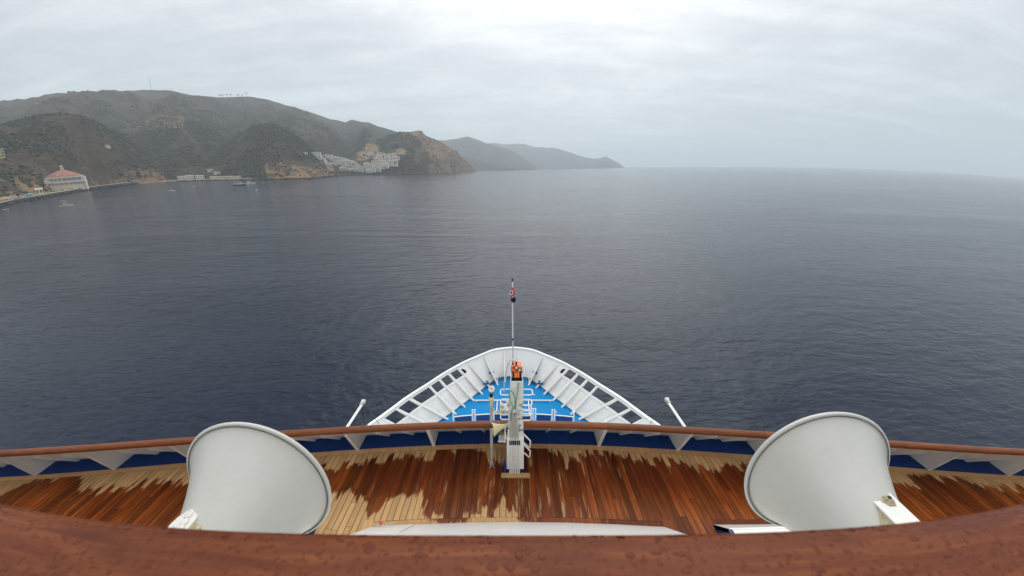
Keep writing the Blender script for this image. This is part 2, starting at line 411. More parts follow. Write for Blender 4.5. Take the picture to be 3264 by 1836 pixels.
# ================================================================== sea and haze
mb = MB()
Lx, Ly0, Ly1 = 16000, -3000, 17000
xs = [-Lx, -3000, -600, 0, 600, 3000, Lx]; ys = [Ly0, -300, 0, 60, 200, 800, 3000, Ly1]
mb.add([(x, y, 0) for y in ys for x in xs], [(j * 7 + i, j * 7 + i + 1, (j + 1) * 7 + i + 1, (j + 1) * 7 + i) for j in range(len(ys) - 1) for i in range(6)])
sea = structure(obj('sea', mb, SEA))

hz = bpy.data.materials.new('sea_haze'); hz.use_nodes = True; t = hz.node_tree; t.nodes.clear()
pv = t.nodes.new('ShaderNodeVolumePrincipled'); pv.inputs['Color'].default_value = (.83, .93, 1.0, 1)
pv.inputs['Density'].default_value = 1.35e-4; pv.inputs['Anisotropy'].default_value = 0.15
mo = t.nodes.new('ShaderNodeOutputMaterial'); t.links.new(pv.outputs[0], mo.inputs['Volume'])
mb = MB(); mb.box2((-Lx - 50, Ly0 - 50, -12), (Lx + 50, Ly1 + 50, 640))
haze = stuff(obj('haze', mb, hz))
haze.display_type = 'WIRE'

# ================================================================== terrain
class VN:
    def __init__(s, seed): s.g = np.random.RandomState(seed).rand(256, 256)
    def __call__(s, x, y):
        xi = np.floor(x).astype(int); yi = np.floor(y).astype(int); fx = x - xi; fy = y - yi
        fx = fx * fx * (3 - 2 * fx); fy = fy * fy * (3 - 2 * fy)
        g = s.g; a = g[xi % 256, yi % 256]; b = g[(xi + 1) % 256, yi % 256]; c = g[xi % 256, (yi + 1) % 256]; d = g[(xi + 1) % 256, (yi + 1) % 256]
        return (a * (1 - fx) + b * fx) * (1 - fy) + (c * (1 - fx) + d * fx) * fy
vns = [VN(i) for i in range(12)]
def fbm(x, y, o=5, seed=0, ridged=False):
    s = 0; a = 0.5
    for i in range(o):
        v = vns[(seed + i) % 12](x * 2 ** i + 17.3 * i, y * 2 ** i + 5.1 * i)
        if ridged: v = 1 - abs(2 * v - 1)
        s = s + a * v; a *= 0.5
    return s / (1 - 0.5 ** o)
def ip(tab): 
    a = np.array(tab, float); return lambda q: np.interp(q, a[:, 0], a[:, 1])
SHORE = ip([(-90, 420), (-80, 520), (-66, 620), (-57.7, 700), (-56.4, 749), (-54.5, 798), (-52.3, 880), (-50.4, 985), (-47, 1140), (-42.9, 1168), (-37, 1121), (-32.7, 1071), (-28.6, 1085), (-26.5, 1250), (-25.5, 1341), (-21.9, 1438), (-17.5, 1515), (-14, 1620), (-9.8, 1860), (-7.4, 2250), (-6.2, 2500), (-5.6, 2650), (-5.2, 4300), (-4, 9000)])
FLAT = ip([(-90, 40), (-62, 60), (-58, 110), (-50, 110), (-47.5, 20), (-45, 12), (-43.5, 60), (-36, 60), (-34.5, 8), (-28, 8), (-25.5, 14), (-22.5, 14), (-20, 6), (-5, 4)])
# crest lines of the ridges: azimuth, elevation angle seen from the ship
CRESTS = [
 dict(el=[(-90, 5.5), (-75, 6.3), (-62, 6.6), (-55.55, 6.91), (-53.53, 6.99), (-51.43, 7.48), (-49.54, 7.62), (-47.63, 7.67), (-44.96, 7.99), (-43.24, 8.16), (-41.5, 8.19), (-39.77, 7.86), (-37.15, 7.78), (-35.16, 7.96), (-34.32, 8.1), (-32.7, 7.95), (-31.06, 7.57), (-28.51, 6.89), (-25.37, 5.96), (-23.47, 5.61), (-22.66, 5.92), (-20.4, 5.68), (-18.9, 5.13), (-16.8, 4.64), (-14.66, 3.97), (-11, 2.2), (-8, 0.5)],
      R=ip([(-90, 2400), (-60, 2700), (-45, 3000), (-30, 3000), (-20, 2900), (-8, 2700)]), wf=1500, wb=1300, p=1.25),
 dict(el=[(-90, 3.9), (-70, 4.2), (-56.0, 4.59), (-54.37, 5.07), (-52.77, 5.45), (-51.2, 5.6), (-49.68, 5.41), (-48.27, 4.64), (-46.87, 3.66), (-46.06, 2.85), (-44.99, 1.59), (-43.58, 0.05), (-42, -1.5)],
      R=ip([(-90, 900), (-66, 1060), (-57, 1200), (-50, 1330), (-44, 1420)]), wf=330, wb=450, p=1.0),
 dict(el=[(-52, 1.5), (-48.44, 3.86), (-45.62, 4.87), (-43.06, 5.7), (-42.05, 5.49), (-40.2, 5.73), (-38.8, 5.28), (-37.07, 4.24), (-35.4, 2.46), (-34, 0.3)],
      R=ip([(-50, 1900), (-34, 1850)]), wf=640, wb=500, p=1.1),
 dict(el=[(-41, -0.5), (-38.75, 1.75), (-37.39, 2.67), (-35.98, 3.69), (-34.12, 4.79), (-32.36, 5.14), (-30.69, 4.69), (-29.11, 3.31), (-27.55, 1.35), (-26.3, -1.0), (-25, -2)],
      R=ip([(-40, 1500), (-25, 1400)]), wf=330, wb=450, p=1.0),
 dict(el=[(-30, -1.0), (-26.75, 0.33), (-24.05, 1.65), (-22.41, 2.36), (-20.21, 3.14), (-18.52, 3.86), (-16.81, 4.54), (-15.15, 4.64), (-13.73, 4.89), (-12.66, 4.18), (-11.26, 3.68), (-9.0, 2.5), (-7.29, 1.2), (-6.3, 0.2), (-5.5, -0.7)],
      R=ip([(-30, 1800), (-20, 1900), (-13, 2020), (-9, 2180), (-6, 2640)]), wf=430, wb=420, p=1.05),
]
for c in CRESTS: c['e'] = ip(c['el'])
def terrain_h(az, R):
    x = R * np.sin(np.radians(az)); y = R * np.cos(np.radians(az))
    h = np.full(az.shape, 1.0); G = np.full(az.shape, .5)
    for i, c in enumerate(CRESTS):
        Rc = c['R'](az); H = CAM_Z + Rc * np.tan(np.radians(c['e'](az)))
        out = (az < c['el'][0][0]) | (az > c['el'][-1][0])
        H = np.where(out, -50, H)
        # spurs: crest distance wobbles, slope is cut by gullies
        arc = np.radians(az) * Rc
        tf = np.clip((Rc - R) / c['wf'], 0, 1.2); tb = np.clip((R - Rc) / c['wb'], 0, 1.2)
        prof = np.where(R <= Rc, 1 - np.clip(tf, 0, 1) ** (1 / c['p']) * 0.98, 1 - tb * 0.9)
        wv = (fbm(x / 240.0, y / 240.0, 3, 9) - .5) * .9
        gl = fbm(arc / (150 if i else 300) + 3.3 * i + wv, R / 900.0 + i + wv, 5, i, True)
        cut = (gl - 0.45) * np.clip(tf * 3.2, 0, 1) * (1 - np.clip(tf, 0, 1) ** 3)
        hh = H * prof + cut * ((0.42 if i else 0.62) * np.maximum(H, 0))
        G = np.where(hh > h, gl, G); h = np.maximum(h, hh)
    n = fbm(x / 60.0, y / 60.0, 4, 3) - 0.5
    h = h + n * np.clip(h / 40.0, 0, 1) * 9.0
    s = R - SHORE(az) - (fbm(az * 2.2, az * 0 + 3.0, 3, 5) - .5) * 16
    lim = np.where(s < FLAT(az), 3.2, 3.2 + (s - FLAT(az)) * np.where(az > -34, 1.15, 0.95))
    lim = np.where(s < 7, s * 0.45, lim)
    h = np.minimum(h, lim)
    terrain_h.G = G
    return np.where(s < 0, np.maximum(s * 0.5, -8), h), s
def bareness(az, R, h, s):
    b = np.full(az.shape, -0.05)
    def blob(a0, r0, wa, wr, v):
        nonlocal b
        b = np.maximum(b, v * np.exp(-((az - a0) / wa) ** 2 - ((R - r0) / wr) ** 2))
    low = np.clip(1 - (h - 12) / 60.0, 0, 1)
    b = np.maximum(b, np.where((az < -44), 0.52 * np.clip(1.2 - h / 62.0, 0, 1), 0))
    b = np.maximum(b, np.where((az > -34) & (az < -26), 0.58 * np.clip(1.2 - h / 80.0, 0, 1), 0))
    wob = (fbm(az * 1.3, h / 45.0, 4, 6) - .5) * 5.0 + (h - 90) * .012
    b = np.maximum(b, 0.60 * np.clip((az + wob + 15.2) / 2.6, 0, 1) ** .8 * np.clip((R - 1400) / 200, 0, 1) * (R < 2900))
    b = np.maximum(b, np.where((az > -46.5) & (az < -41) & (R < 2100) & (R > 1500) & (h > 150), 0.46, 0))
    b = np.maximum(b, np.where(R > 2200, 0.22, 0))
    return b
def build_polar(name, az, Rv, hf, bf, mat_, bare_extra=None):
    A, Rr = np.meshgrid(az, Rv, indexing='ij')
    h, s = hf(A, Rr)
    x = Rr * np.sin(np.radians(A)); y = Rr * np.cos(np.radians(A))
    gul = getattr(hf, 'G', None); bare = bf(A, Rr, h, s)
    if bare_extra is not None: bare = bare_extra(A, Rr, h, bare)
    n, m = A.shape
    V = np.stack([x, y, h], -1).reshape(-1, 3)
    idx = np.arange(n * m).reshape(n, m)
    q = np.stack([idx[:-1, :-1], idx[1:, :-1], idx[1:, 1:], idx[:-1, 1:]], -1).reshape(-1, 4)
    keep = (h.reshape(-1)[q].max(1) > -6); q = q[keep]
    me = bpy.data.meshes.new(name)
    me.vertices.add(len(V)); me.vertices.foreach_set('co', V.ravel())
    me.loops.add(len(q) * 4); me.loops.foreach_set('vertex_index', q[:, ::-1].ravel().astype(np.int32))
    me.polygons.add(len(q)); me.polygons.foreach_set('loop_start', np.arange(0, len(q) * 4, 4, dtype=np.int32))
    me.polygons.foreach_set('loop_total', np.full(len(q), 4, dtype=np.int32))
    me.polygons.foreach_set('use_smooth', np.ones(len(q), dtype=bool))
    me.update(calc_edges=True)
    at = me.attributes.new('bare', 'FLOAT', 'POINT'); at.data.foreach_set('value', bare.reshape(-1).astype(np.float32))
    at = me.attributes.new('spur', 'FLOAT', 'POINT'); at.data.foreach_set('value', (np.full(n * m, .55) if gul is None else gul.reshape(-1)).astype(np.float32))
    me.materials.append(mat_)
    o = bpy.data.objects.new(name, me); COL.objects.link(o)
    return structure(o)
def quarry(A, Rr, h, b):
    el = np.degrees(np.arctan2(h - CAM_Z, Rr))
    for a0, e0, wa, we, v in ((-20.6, 2.35, 1.0, .75, 1.2), (-21.6, 1.55, 1.3, .5, 1.0), (-16.6, 2.1, .8, .35, 1.3), (-22.2, .8, .8, .4, .6), (-17.2, 1.75, .8, .3, .9)):
        m = ((A - a0) / wa) ** 2 + ((el - e0) / we) ** 2
        b = np.maximum(b, np.where(Rr < 2100, v * np.exp(-m ** 2), 0))
    return b
az = np.concatenate([np.arange(-90, -62, 0.5), np.arange(-62, -5.0, 0.12)])
Rv = np.concatenate([np.arange(440, 680, 20), np.arange(680, 1500, 6.0), np.arange(1500, 2200, 10), np.arange(2200, 3200, 22), np.arange(3200, 4400, 120)])
hills = build_polar('hills', az, Rv, terrain_h, bareness, HILL, quarry)
def ground(x, y):
    a = np.array([math.degrees(math.atan2(x, y))]); r = np.array([math.hypot(x, y)])
    return float(terrain_h(a, r)[0][0])
def on_hill(a, el, r0=650, r1=3200):
    """first point of the hillside met by the sight line (azimuth, elevation)"""
    r = np.arange(r0, r1, 4.0); aa = np.full(r.shape, a); h, s = terrain_h(aa, r)
    los = CAM_Z + r * math.tan(R_(el))
    k = np.argmax((h > los) & (s > 4)) if ((h > los) & (s > 4)).any() else int(np.argmin(abs(h - los)))
    return Vector((r[k] * math.sin(R_(a)), r[k] * math.cos(R_(a)), h[k]))

def far_layer(name, el, Rc, wf, wb, az0, az1, seed, rv):
    e = ip(el)
    def hf(A, Rr):
        rc = Rc(A); H = CAM_Z + rc * np.tan(np.radians(e(A)))
        H = np.where((A < el[0][0]) | (A > el[-1][0]), -30, H)
        tf = np.clip((rc - Rr) / wf, 0, 1.3); tb = np.clip((Rr - rc) / wb, 0, 1.3)
        arc = np.radians(A) * rc
        gl = fbm(arc / 420 + seed, Rr / 2500.0, 4, seed, True)
        h = H * np.where(Rr < rc, 1 - np.clip(tf, 0, 1.3) ** 0.9, 1 - tb) + (gl - .45) * .35 * np.maximum(H, 0) * np.clip(tf * 3, 0, 1) * (1 - np.clip(tf, 0, 1))
        h = h + (fbm(arc / 130 + seed, Rr / 200.0, 4, seed + 3) - .5) * 40 * np.clip((h - 60) / 200, 0, 1)
        return h - 2, h
    return build_polar(name, np.arange(az0, az1, 0.15), rv, hf, lambda A, r, h, s: np.full(A.shape, 0.12), HILLF)
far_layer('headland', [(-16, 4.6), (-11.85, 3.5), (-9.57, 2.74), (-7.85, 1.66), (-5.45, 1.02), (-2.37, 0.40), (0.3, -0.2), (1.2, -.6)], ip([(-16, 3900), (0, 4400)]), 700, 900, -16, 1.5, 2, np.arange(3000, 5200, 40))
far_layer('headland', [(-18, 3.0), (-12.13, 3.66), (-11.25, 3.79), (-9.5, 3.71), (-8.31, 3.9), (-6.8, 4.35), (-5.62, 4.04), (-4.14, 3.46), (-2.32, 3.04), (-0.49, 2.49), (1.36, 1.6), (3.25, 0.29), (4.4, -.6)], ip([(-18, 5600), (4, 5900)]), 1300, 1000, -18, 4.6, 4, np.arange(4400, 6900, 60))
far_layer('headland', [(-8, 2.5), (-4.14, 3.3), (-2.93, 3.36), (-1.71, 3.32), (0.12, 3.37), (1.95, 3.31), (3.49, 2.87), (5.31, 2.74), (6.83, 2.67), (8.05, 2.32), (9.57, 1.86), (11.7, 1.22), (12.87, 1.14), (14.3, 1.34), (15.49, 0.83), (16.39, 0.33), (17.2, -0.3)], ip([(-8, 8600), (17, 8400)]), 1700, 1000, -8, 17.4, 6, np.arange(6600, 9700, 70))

# scrub: leaf clumps over the near hillsides (nobody could count them)
def scrub():
    ico = bmesh.new(); bmesh.ops.create_icosphere(ico, subdivisions=1, radius=1.0)
    bv = np.array([v.co[:] for v in ico.verts]); bf = np.array([[v.index for v in f.verts] for f in ico.faces]); ico.free()
    rs = np.random.RandomState(5)
    n = 110000
    a = rs.uniform(-66, -6.5, n); r = np.sqrt(rs.uniform(680 ** 2, 2300 ** 2, n))
    h, s = terrain_h(a, r)
    A, Rr = a, r
    b = quarry(A, Rr, h, bareness(A, Rr, h, s))
    x = r * np.sin(np.radians(a)); y = r * np.cos(np.radians(a))
    cl = fbm(x / 60.0, y / 60.0, 3, 7) + (.5 - terrain_h.G) * .35
    keep = (s > 10) & (h > 4.5) & (rs.rand(n) < np.clip(1.0 - b * 1.35, 0.06, 1)) & (cl > 0.41 + rs.normal(0, .06, n))
    x, y, h, r = x[keep], y[keep], h[keep], r[keep]
    k = len(x); sz = rs.uniform(1.1, 3.0, k) * (1 + (rs.rand(k) > .93) * .8)
    V = bv[None] * (sz[:, None] * rs.uniform(.75, 1.3, (k, 3)))[:, None, :]
    V += rs.normal(0, .16, V.shape) * sz[:, None, None]
    V += np.stack([x, y, h + sz * .3], -1)[:, None]
    F = bf[None] + (np.arange(k) * len(bv))[:, None, None]
    V = V.reshape(-1, 3); F = F.reshape(-1, 3)
    me = bpy.data.meshes.new('hillside_scrub')
    me.vertices.add(len(V)); me.vertices.foreach_set('co', V.ravel())
    me.loops.add(len(F) * 3); me.loops.foreach_set('vertex_index', F.ravel().astype(np.int32))
    me.polygons.add(len(F)); me.polygons.foreach_set('loop_start', np.arange(0, len(F) * 3, 3, dtype=np.int32))
    me.polygons.foreach_set('loop_total', np.full(len(F), 3, dtype=np.int32))
    me.update(calc_edges=True); me.materials.append(LEAF)
    o = bpy.data.objects.new('hillside_scrub', me); COL.objects.link(o); return stuff(o)
scrub()

# shore rocks + waterfront road in front of the round building
def shore_pts(a0, a1, n, off=0):
    P = []
    for i in range(n):
        a = a0 + (a1 - a0) * i / (n - 1); r = float(SHORE(a)) + off
        P.append((r * math.sin(R_(a)), r * math.cos(R_(a))))
    return P
def wall_strip(a0, a1, n, o0, o1, z0, z1, mb):
    A = shore_pts(a0, a1, n, o0); B = shore_pts(a0, a1, n, o1)
    mb.strip([(x, y, z0) for x, y in A], [(x, y, z0) for x, y in B], (0, 0, z1 - z0)); return mb
road = structure(obj('waterfront_road', wall_strip(-62, -46.6, 40, 6, 22, 1.0, 4.6, MB()), ROADM))
o = obj('sea_wall', wall_strip(-62, -46.6, 60, -1, 5.7, -3, 4.2, MB()), ROCK); tag(o, 'low dark sea wall curving along the waterfront below the round building', 'sea wall')
def rocks(a0, a1, n, seed, zmax, name):
    rs = random.Random(seed); mb = MB()
    for i in range(n):
        a = rs.uniform(a0, a1); r = float(SHORE(a)) + rs.uniform(-8, 3); s = rs.uniform(1.2, 3.2)
        c = Vector((r * math.sin(R_(a)), r * math.cos(R_(a)), rs.uniform(-.8, zmax)))
        vs = [c + Vector((rs.uniform(.6, 1.2) * s * q[0], rs.uniform(.6, 1.2) * s * q[1], rs.uniform(.5, 1) * s * q[2])) for q in ((1, 0, 0), (0, 1, 0), (-1, 0, 0), (0, -1, 0), (0, 0, 1), (0, 0, -1))]
        mb.add(vs, [(0, 1, 4), (1, 2, 4), (2, 3, 4), (3, 0, 4), (1, 0, 5), (2, 1, 5), (3, 2, 5), (0, 3, 5)])
    stuff(obj(name, mb, ROCK))
rocks(-62, -46.5, 900, 3, 2.2, 'riprap_rocks')
rocks(-35, -6.5, 900, 4, 2.6, 'shore_rocks')
mb = wall_strip(-44.6, -35.6, 30, 4, 30, 1.0, 3.5, MB()); structure(obj('beach', mb, SAND))

# ================================================================== round building with red roof
def ring(mb, r0, r1, z0, z1, n, c, smooth=False):
    mb.lathe([(r0, z0), (r1, z0), (r1, z1), (r0, z1), (r0, z0)], n, None, (c[0], c[1], 0), caps=False, smooth=smooth); return mb
CA, CR = -52.2, 962.0
cc = Vector((CR * math.sin(R_(CA)), CR * math.cos(R_(CA)), 3.0))
T = thing('round_building', 'big round cream ballroom building with red tiled roof on the waterfront', 'building', cc)
mb = MB(); mb.lathe([(26.5, 2.5), (26.5, 16.2)], 36, None, (cc.x, cc.y, 0), smooth=False); obj('wall', mb, STUCCO, T)
mb = MB(); ring(mb, 22, 28.2, 16.2, 18.2, 36, cc); obj('balcony', mb, STUCCO_L, T)
mb = MB(); mb.lathe([(23.5, 17.9), (23.5, 23.6)], 36, None, (cc.x, cc.y, 0), smooth=False); obj('loggia_wall', mb, LOGGIA, T)
for k in range(18):
    a = math.pi * (0.92 + k * 1.16 / 17) + math.atan2(cc.y, cc.x) * 0 + R_(-62)
    p = Vector((cc.x + 26.2 * math.cos(a), cc.y + 26.2 * math.sin(a), 0))
    m2 = MB(); m2.tube([(p.x, p.y, 17.7), (p.x, p.y, 23.7)], 0.55, 6); obj('column', m2, STUCCO_L, T)
mb = MB(); ring(mb, 20, 25.8, 23.6, 25.3, 36, cc); obj('cornice', mb, STUCCO_L, T)
mb = MB(); mb.lathe([(25.6, 25.3), (25.0, 26.3), (10, 33.8), (2.2, 37.0)], 36, None, (cc.x, cc.y, 0)); obj('roof', mb, TILE, T)
rf = T.children[-1]
mb = MB(); mb.lathe([(2.3, 36.8), (2.3, 41.5), (2.7, 41.5), (1.9, 42.6), (0.4, 44.0)], 14, None, (cc.x, cc.y, 0)); obj('cupola', mb, STUCCO_L, T)
vw = Vector((-cc.x, -cc.y, 0)).normalized(); sd = Vector((-vw.y, vw.x, 0))
for k in (-1.3, .2, 1.5):
    dirv = (vw * math.cos(k * .3) + sd * math.sin(k * .3))
    p = cc + dirv * 20.5; m2 = MB(); m2.box((p.x, p.y, 28.9), (1.6, 1.5, 2.0), math.atan2(dirv.y, dirv.x)); obj('dormer', m2, STUCCO_L, rf)
wl = T.children[0]
for k in range(-5, 6):           # arched recesses under the balcony
    dirv = (vw * math.cos(k * .235) + sd * math.sin(k * .235)); tang = Vector((-dirv.y, dirv.x, 0))
    p = cc + dirv * 26.62; poly = []
    for q in range(9):
        a = math.pi * q / 8; poly.append(p + tang * 2.4 * math.cos(a) + Vector((0, 0, 11.0 + 1.9 * math.sin(a))))
    poly = [p + tang * -2.4 + Vector((0, 0, 9.4)), p + tang * 2.4 + Vector((0, 0, 9.4))] + poly
    m2 = MB(); m2.prism(poly, dirv * -0.5); obj('arch', m2, LOGGIA, wl)
for sgn in (-1, 1):
    dirv = vw * .42 + sd * .91 * sgn; dirv.normalize(); p = cc + dirv * 26.3
    m2 = MB(); m2.box((p.x, p.y, 13.4 if sgn > 0 else 12.2), (5.5, 5.5, 22 if sgn > 0 else 19.5), math.atan2(dirv.y, dirv.x)); obj('corner_tower', m2, STUCCO_L, T)
for k in (-3, -1.2, 0.8, 2.5):
    dirv = (vw * math.cos(k * .235) + sd * math.sin(k * .235)); p = cc + dirv * 26.6
    m2 = MB(); m2.box((p.x, p.y, 4.6), (.5, 3.2, 4.0), math.atan2(dirv.y, dirv.x)); obj('doorway', m2, LOGGIA, T)

# ================================================================== small buildings
def house_mesh_parts(w, d, h, floors, wall_m, roof_m, pitched):
    """parts in local coordinates, front towards -Y"""
    P = []
    mb = MB(); mb.box((0, 0, h / 2 - 1.5), (w, d, h + 3)); P.append(('wall', mb, wall_m))
    mb = MB()
    if pitched:
        mb.prism([(-w / 2 - .5, -d / 2 - .5, h), (-w / 2 - .5, d / 2 + .5, h), (-w / 2 - .5, 0, h + d * .22)], (w + 1, 0, 0))
    else:
        mb.box((0, 0.2, h + .25), (w + .6, d + .4, .5))
    P.append(('roof', mb, roof_m))
    nb = max(2, int(w / 4))
    for f in range(floors):
        z = h * (f + .5) / floors
        mb = MB(); mb.box((0, -d / 2 - .55, z - h / floors * .42), (w * .98, 1.1, .35)); P.append(('balcony', mb, wall_m))
        for k in range(nb):
            mb = MB(); mb.box((-w / 2 + w * (k + .5) / nb, -d / 2 - .03, z + .1), (w / nb * .62, .16, h / floors * .55)); P.append(('window', mb, GLASSD))
    return P
def make_house(name, label, cat, loc, yaw, w, d, h, floors, wall_m, roof_m, pitched=False, group=None):
    T = thing(name, label, cat, loc, group); T.rotation_euler = (0, 0, yaw)
    wl = None
    for n, mb, m in house_mesh_parts(w, d, h, floors, wall_m, roof_m, pitched):
        me = mesh_from(mb, n, m); o = bpy.data.objects.new(n, me); COL.objects.link(o)
        o.parent = wl if n == 'window' else T
        if n == 'wall': wl = o
    return T
def place_copy(src, loc, yaw, label, group=None):
    c = link_copy(src); c.location = loc; c.rotation_euler = (0, 0, yaw); c['label'] = label
    if group: c['group'] = group
    return c
def face_cam(p, jit=0.0): return math.atan2(p.y, p.x) - math.pi / 2 + jit
ORD = ['first', 'second', 'third', 'fourth', 'fifth', 'sixth', 'seventh', 'eighth', 'ninth', 'tenth', 'eleventh', 'twelfth', 'thirteenth', 'fourteenth']
condoL = [(-28.11, 1.25), (-27.63, 1.23), (-27.69, 0.87), (-27.24, 0.92), (-27.2, 0.56), (-26.61, 1.13), (-26.12, 1.09), (-26.85, 0.25), (-26.28, 0.72), (-25.85, 0.93), (-26.4, -0.01), (-25.8, 0.57), (-25.36, 0.83), (-25.69, 0.04), (-25.33, 0.36), (-24.86, 0.79), (-25.19, -0.06), (-24.93, 0.31), (-24.42, 0.68), (-24.63, 0.31), (-24.18, 0.53), (-24.49, -0.17), (-24.13, 0.15), (-24.76, -0.6), (-24.26, -0.71), (-23.6, 0.27), (-23.73, -0.27), (-23.2, 0.11), (-23.65, -0.81), (-23.22, -0.38), (-22.78, -0.21), (-23.02, -0.81), (-22.55, -0.49), (-22.38, -0.81)]
condoR = [(-20.85, 1.37), (-19.6, 1.45), (-19.17, 1.35), (-20.08, 1.12), (-19.65, 1.07), (-18.65, 1.14), (-18.13, 1.31), (-17.62, 1.32), (-20.23, 0.73), (-19.7, 0.63), (-19.14, 0.75), (-18.58, 0.81), (-18.01, 0.87), (-17.45, 0.94), (-17.18, 0.78), (-20.51, 0.29), (-19.97, 0.24), (-19.3, 0.36), (-18.74, 0.37), (-18.18, 0.43), (-17.61, 0.49), (-21.52, 0.01), (-21.0, -0.15), (-20.35, -0.14), (-19.69, -0.14), (-19.01, -0.02), (-18.34, -0.01), (-17.78, 0.05), (-21.8, -0.48), (-21.27, -0.53), (-20.74, -0.59), (-20.2, -0.64), (-19.57, -0.47), (-18.94, -0.35), (-21.42, -0.87), (-20.77, -0.86), (-20.0, -0.8)]
protos = []
def terrace_group(pts, where, grp):
    pts = sorted(pts, key=lambda q: -q[1]); rows = []
    nrow = 5; per = math.ceil(len(pts) / nrow)
    names = ['top', 'second', 'middle', 'fourth', 'lowest']
    for r in range(nrow):
        row = sorted(pts[r * per:(r + 1) * per])
        for k, (a, e) in enumerate(row):
            p = on_hill(a, e, 1200, 2100); yaw = face_cam(p, random.uniform(-.35, .35))
            v = random.randrange(4)
            col = ('white', 'white', 'white', 'pink-roofed white')[v]
            lab = '%s block, %s from left in %s row of %s' % (col, ORD[k], names[r], where)
            if len(protos) <= v or protos[v] is None:
                while len(protos) <= v: protos.append(None)
                w, d, h, fl = ((21, 12, 10, 3), (26, 12, 8, 2), (17, 12, 11, 3), (22, 13, 8, 2))[v]
                protos[v] = make_house('apartment_block', lab, 'apartment block', p, yaw, w, d, h, fl, CONDO, CONDO if v < 2 else TERRA, v == 3, grp)
            else:
                place_copy(protos[v], p, yaw, lab, grp)
terrace_group(condoL, 'left cove terrace', 'white apartment blocks terraced above the cove')
terrace_group(condoR, 'right cove terrace', 'white apartment blocks terraced above the cove')
for lab, (a, e), (w, d, h, fl), wm, rm, pit in (
    ('small white house alone high on the dark slope left of the white terraces', (-29.03, 1.40), (11, 9, 5, 1), CONDO, CONDO, False),
    ('long white villa on the tan cut slope above the right white terrace', (-21.39, 0.93), (20, 9, 4.5, 1), CONDO, TERRA, False),
    ('pale villa under the orange quarry scar, left of two', (-16.68, 1.66), (14, 9, 4.5, 1), STUCCO_L, STUCCO_L, False),
    ('pale villa under the orange quarry scar, right of two', (-16.24, 1.56), (12, 9, 4.5, 1), STUCCO_L, STUCCO_L, False),
    ('yellow house cut off by the left edge on the wooded hill', (-56.6, 1.75), (15, 12, 13, 3), YELLOW, STUCCO_L, False),
    ('tiny white house in the dark trees above the round building', (-48.11, 2.1), (9, 7, 4, 1), CONDO, CONDO, False),
    ('square white beach house at the left end of the beach club', (-42.45, -1.16), (19, 12, 8, 2), CONDO, CONDO, False),
    ('grey-roofed white beach house with pitched roof, next to the square one', (-41.75, -1.0), (16, 11, 8, 2), CONDO, LOGGIA, True),
    ('broad white two storey beach house, third from the left by the beach', (-40.8, -1.08), (18, 11, 8.5, 2), CONDO, CONDO, False),
    ('white house on the slope straight above the beach', (-39.65, -0.58), (13, 9, 5, 1), CONDO, CONDO, False),
    ('long low white house on the slope to the right above the beach', (-39.04, -0.88), (14, 8, 4, 1), CONDO, CONDO, False),
    ('long low cream beach pavilion, left of two', (-38.75, -1.36), (46, 9, 5, 1), STUCCO, CONDO, False),
    ('low cream beach pavilion at the right end of the beach, shorter of two', (-37.3, -1.38), (24, 9, 5, 1), STUCCO, CONDO, False),
    ('small yellowish kiosk beside the road left of the round building', (-54.42, -1.72), (9, 8, 7, 1), STUCCO_L, STUCCO, True),
    ):
    p = on_hill(a, e)
    if 'kiosk' in lab: p = Vector((900 * math.sin(R_(-54.42)), 900 * math.cos(R_(-54.42)), 3.2))
    if 'beach' in lab and 'slope' not in lab:
        r = float(SHORE(a)) + 42; p = Vector((r * math.sin(R_(a)), r * math.cos(R_(a)), 3.3))
    make_house('house' if 'pavilion' not in lab and 'kiosk' not in lab else ('pavilion' if 'pavilion' in lab else 'kiosk'), lab, 'house' if 'pavilion' not in lab and 'kiosk' not in lab else ('pavilion' if 'pavilion' in lab else 'kiosk'), p, face_cam(p), w, d, h, fl, wm, rm, pit)

# parked vehicles and sheds on the waterfront at far left
def van_parts():
    mb = MB(); mb.prism([(-3, -1.1, .5), (3, -1.1, .5), (3, -1.1, 1.5), (2.2, -1.1, 2.6), (-3, -1.1, 2.6)], (0, 2.2, 0)); w = []
    for x in (-1.9, 1.9):
        m2 = MB(); m2.tube([(x, -1.15, .5), (x, 1.15, .5)], .5, 10); w.append(m2)
    m3 = MB(); m3.box((0.2, 0, 2.0), (3.8, 2.26, .7)); return mb, w, m3
def make_van(lab, p, yaw, m):
    T = thing('parked_van', lab, 'van', p, 'vehicles parked on the waterfront road'); T.rotation_euler = (0, 0, yaw)
    b, w, g = van_parts()
    for n, q, mm in (('body', b, m), ('wheel', w[0], BLACK), ('wheel', w[1], BLACK), ('window_band', g, GLASSD)):
        o = bpy.data.objects.new(n, mesh_from(q, n, mm)); COL.objects.link(o); o.parent = T
vl = ['white van at the left end of the row on the waterfront road', 'pale pink van, second in the row on the waterfront road', 'white van with teal neighbour, third in the row on the waterfront road', 'teal van nearest the cream kiosk on the waterfront road']
for i, (a, m) in enumerate(((-56.6, BOATW), (-56.15, TERRA), (-55.75, BOATW), (-55.3, TEALR))):
    r = float(SHORE(a)) + 14; p = Vector((r * math.sin(R_(a)), r * math.cos(R_(a)), 4.61)); make_van(vl[i], p, R_(-a) + .2, m)
p = Vector((905 * math.sin(R_(-53.2)), 905 * math.cos(R_(-53.2)), 4.61)); make_van('white van parked in front of the round building', p, R_(48), BOATW)
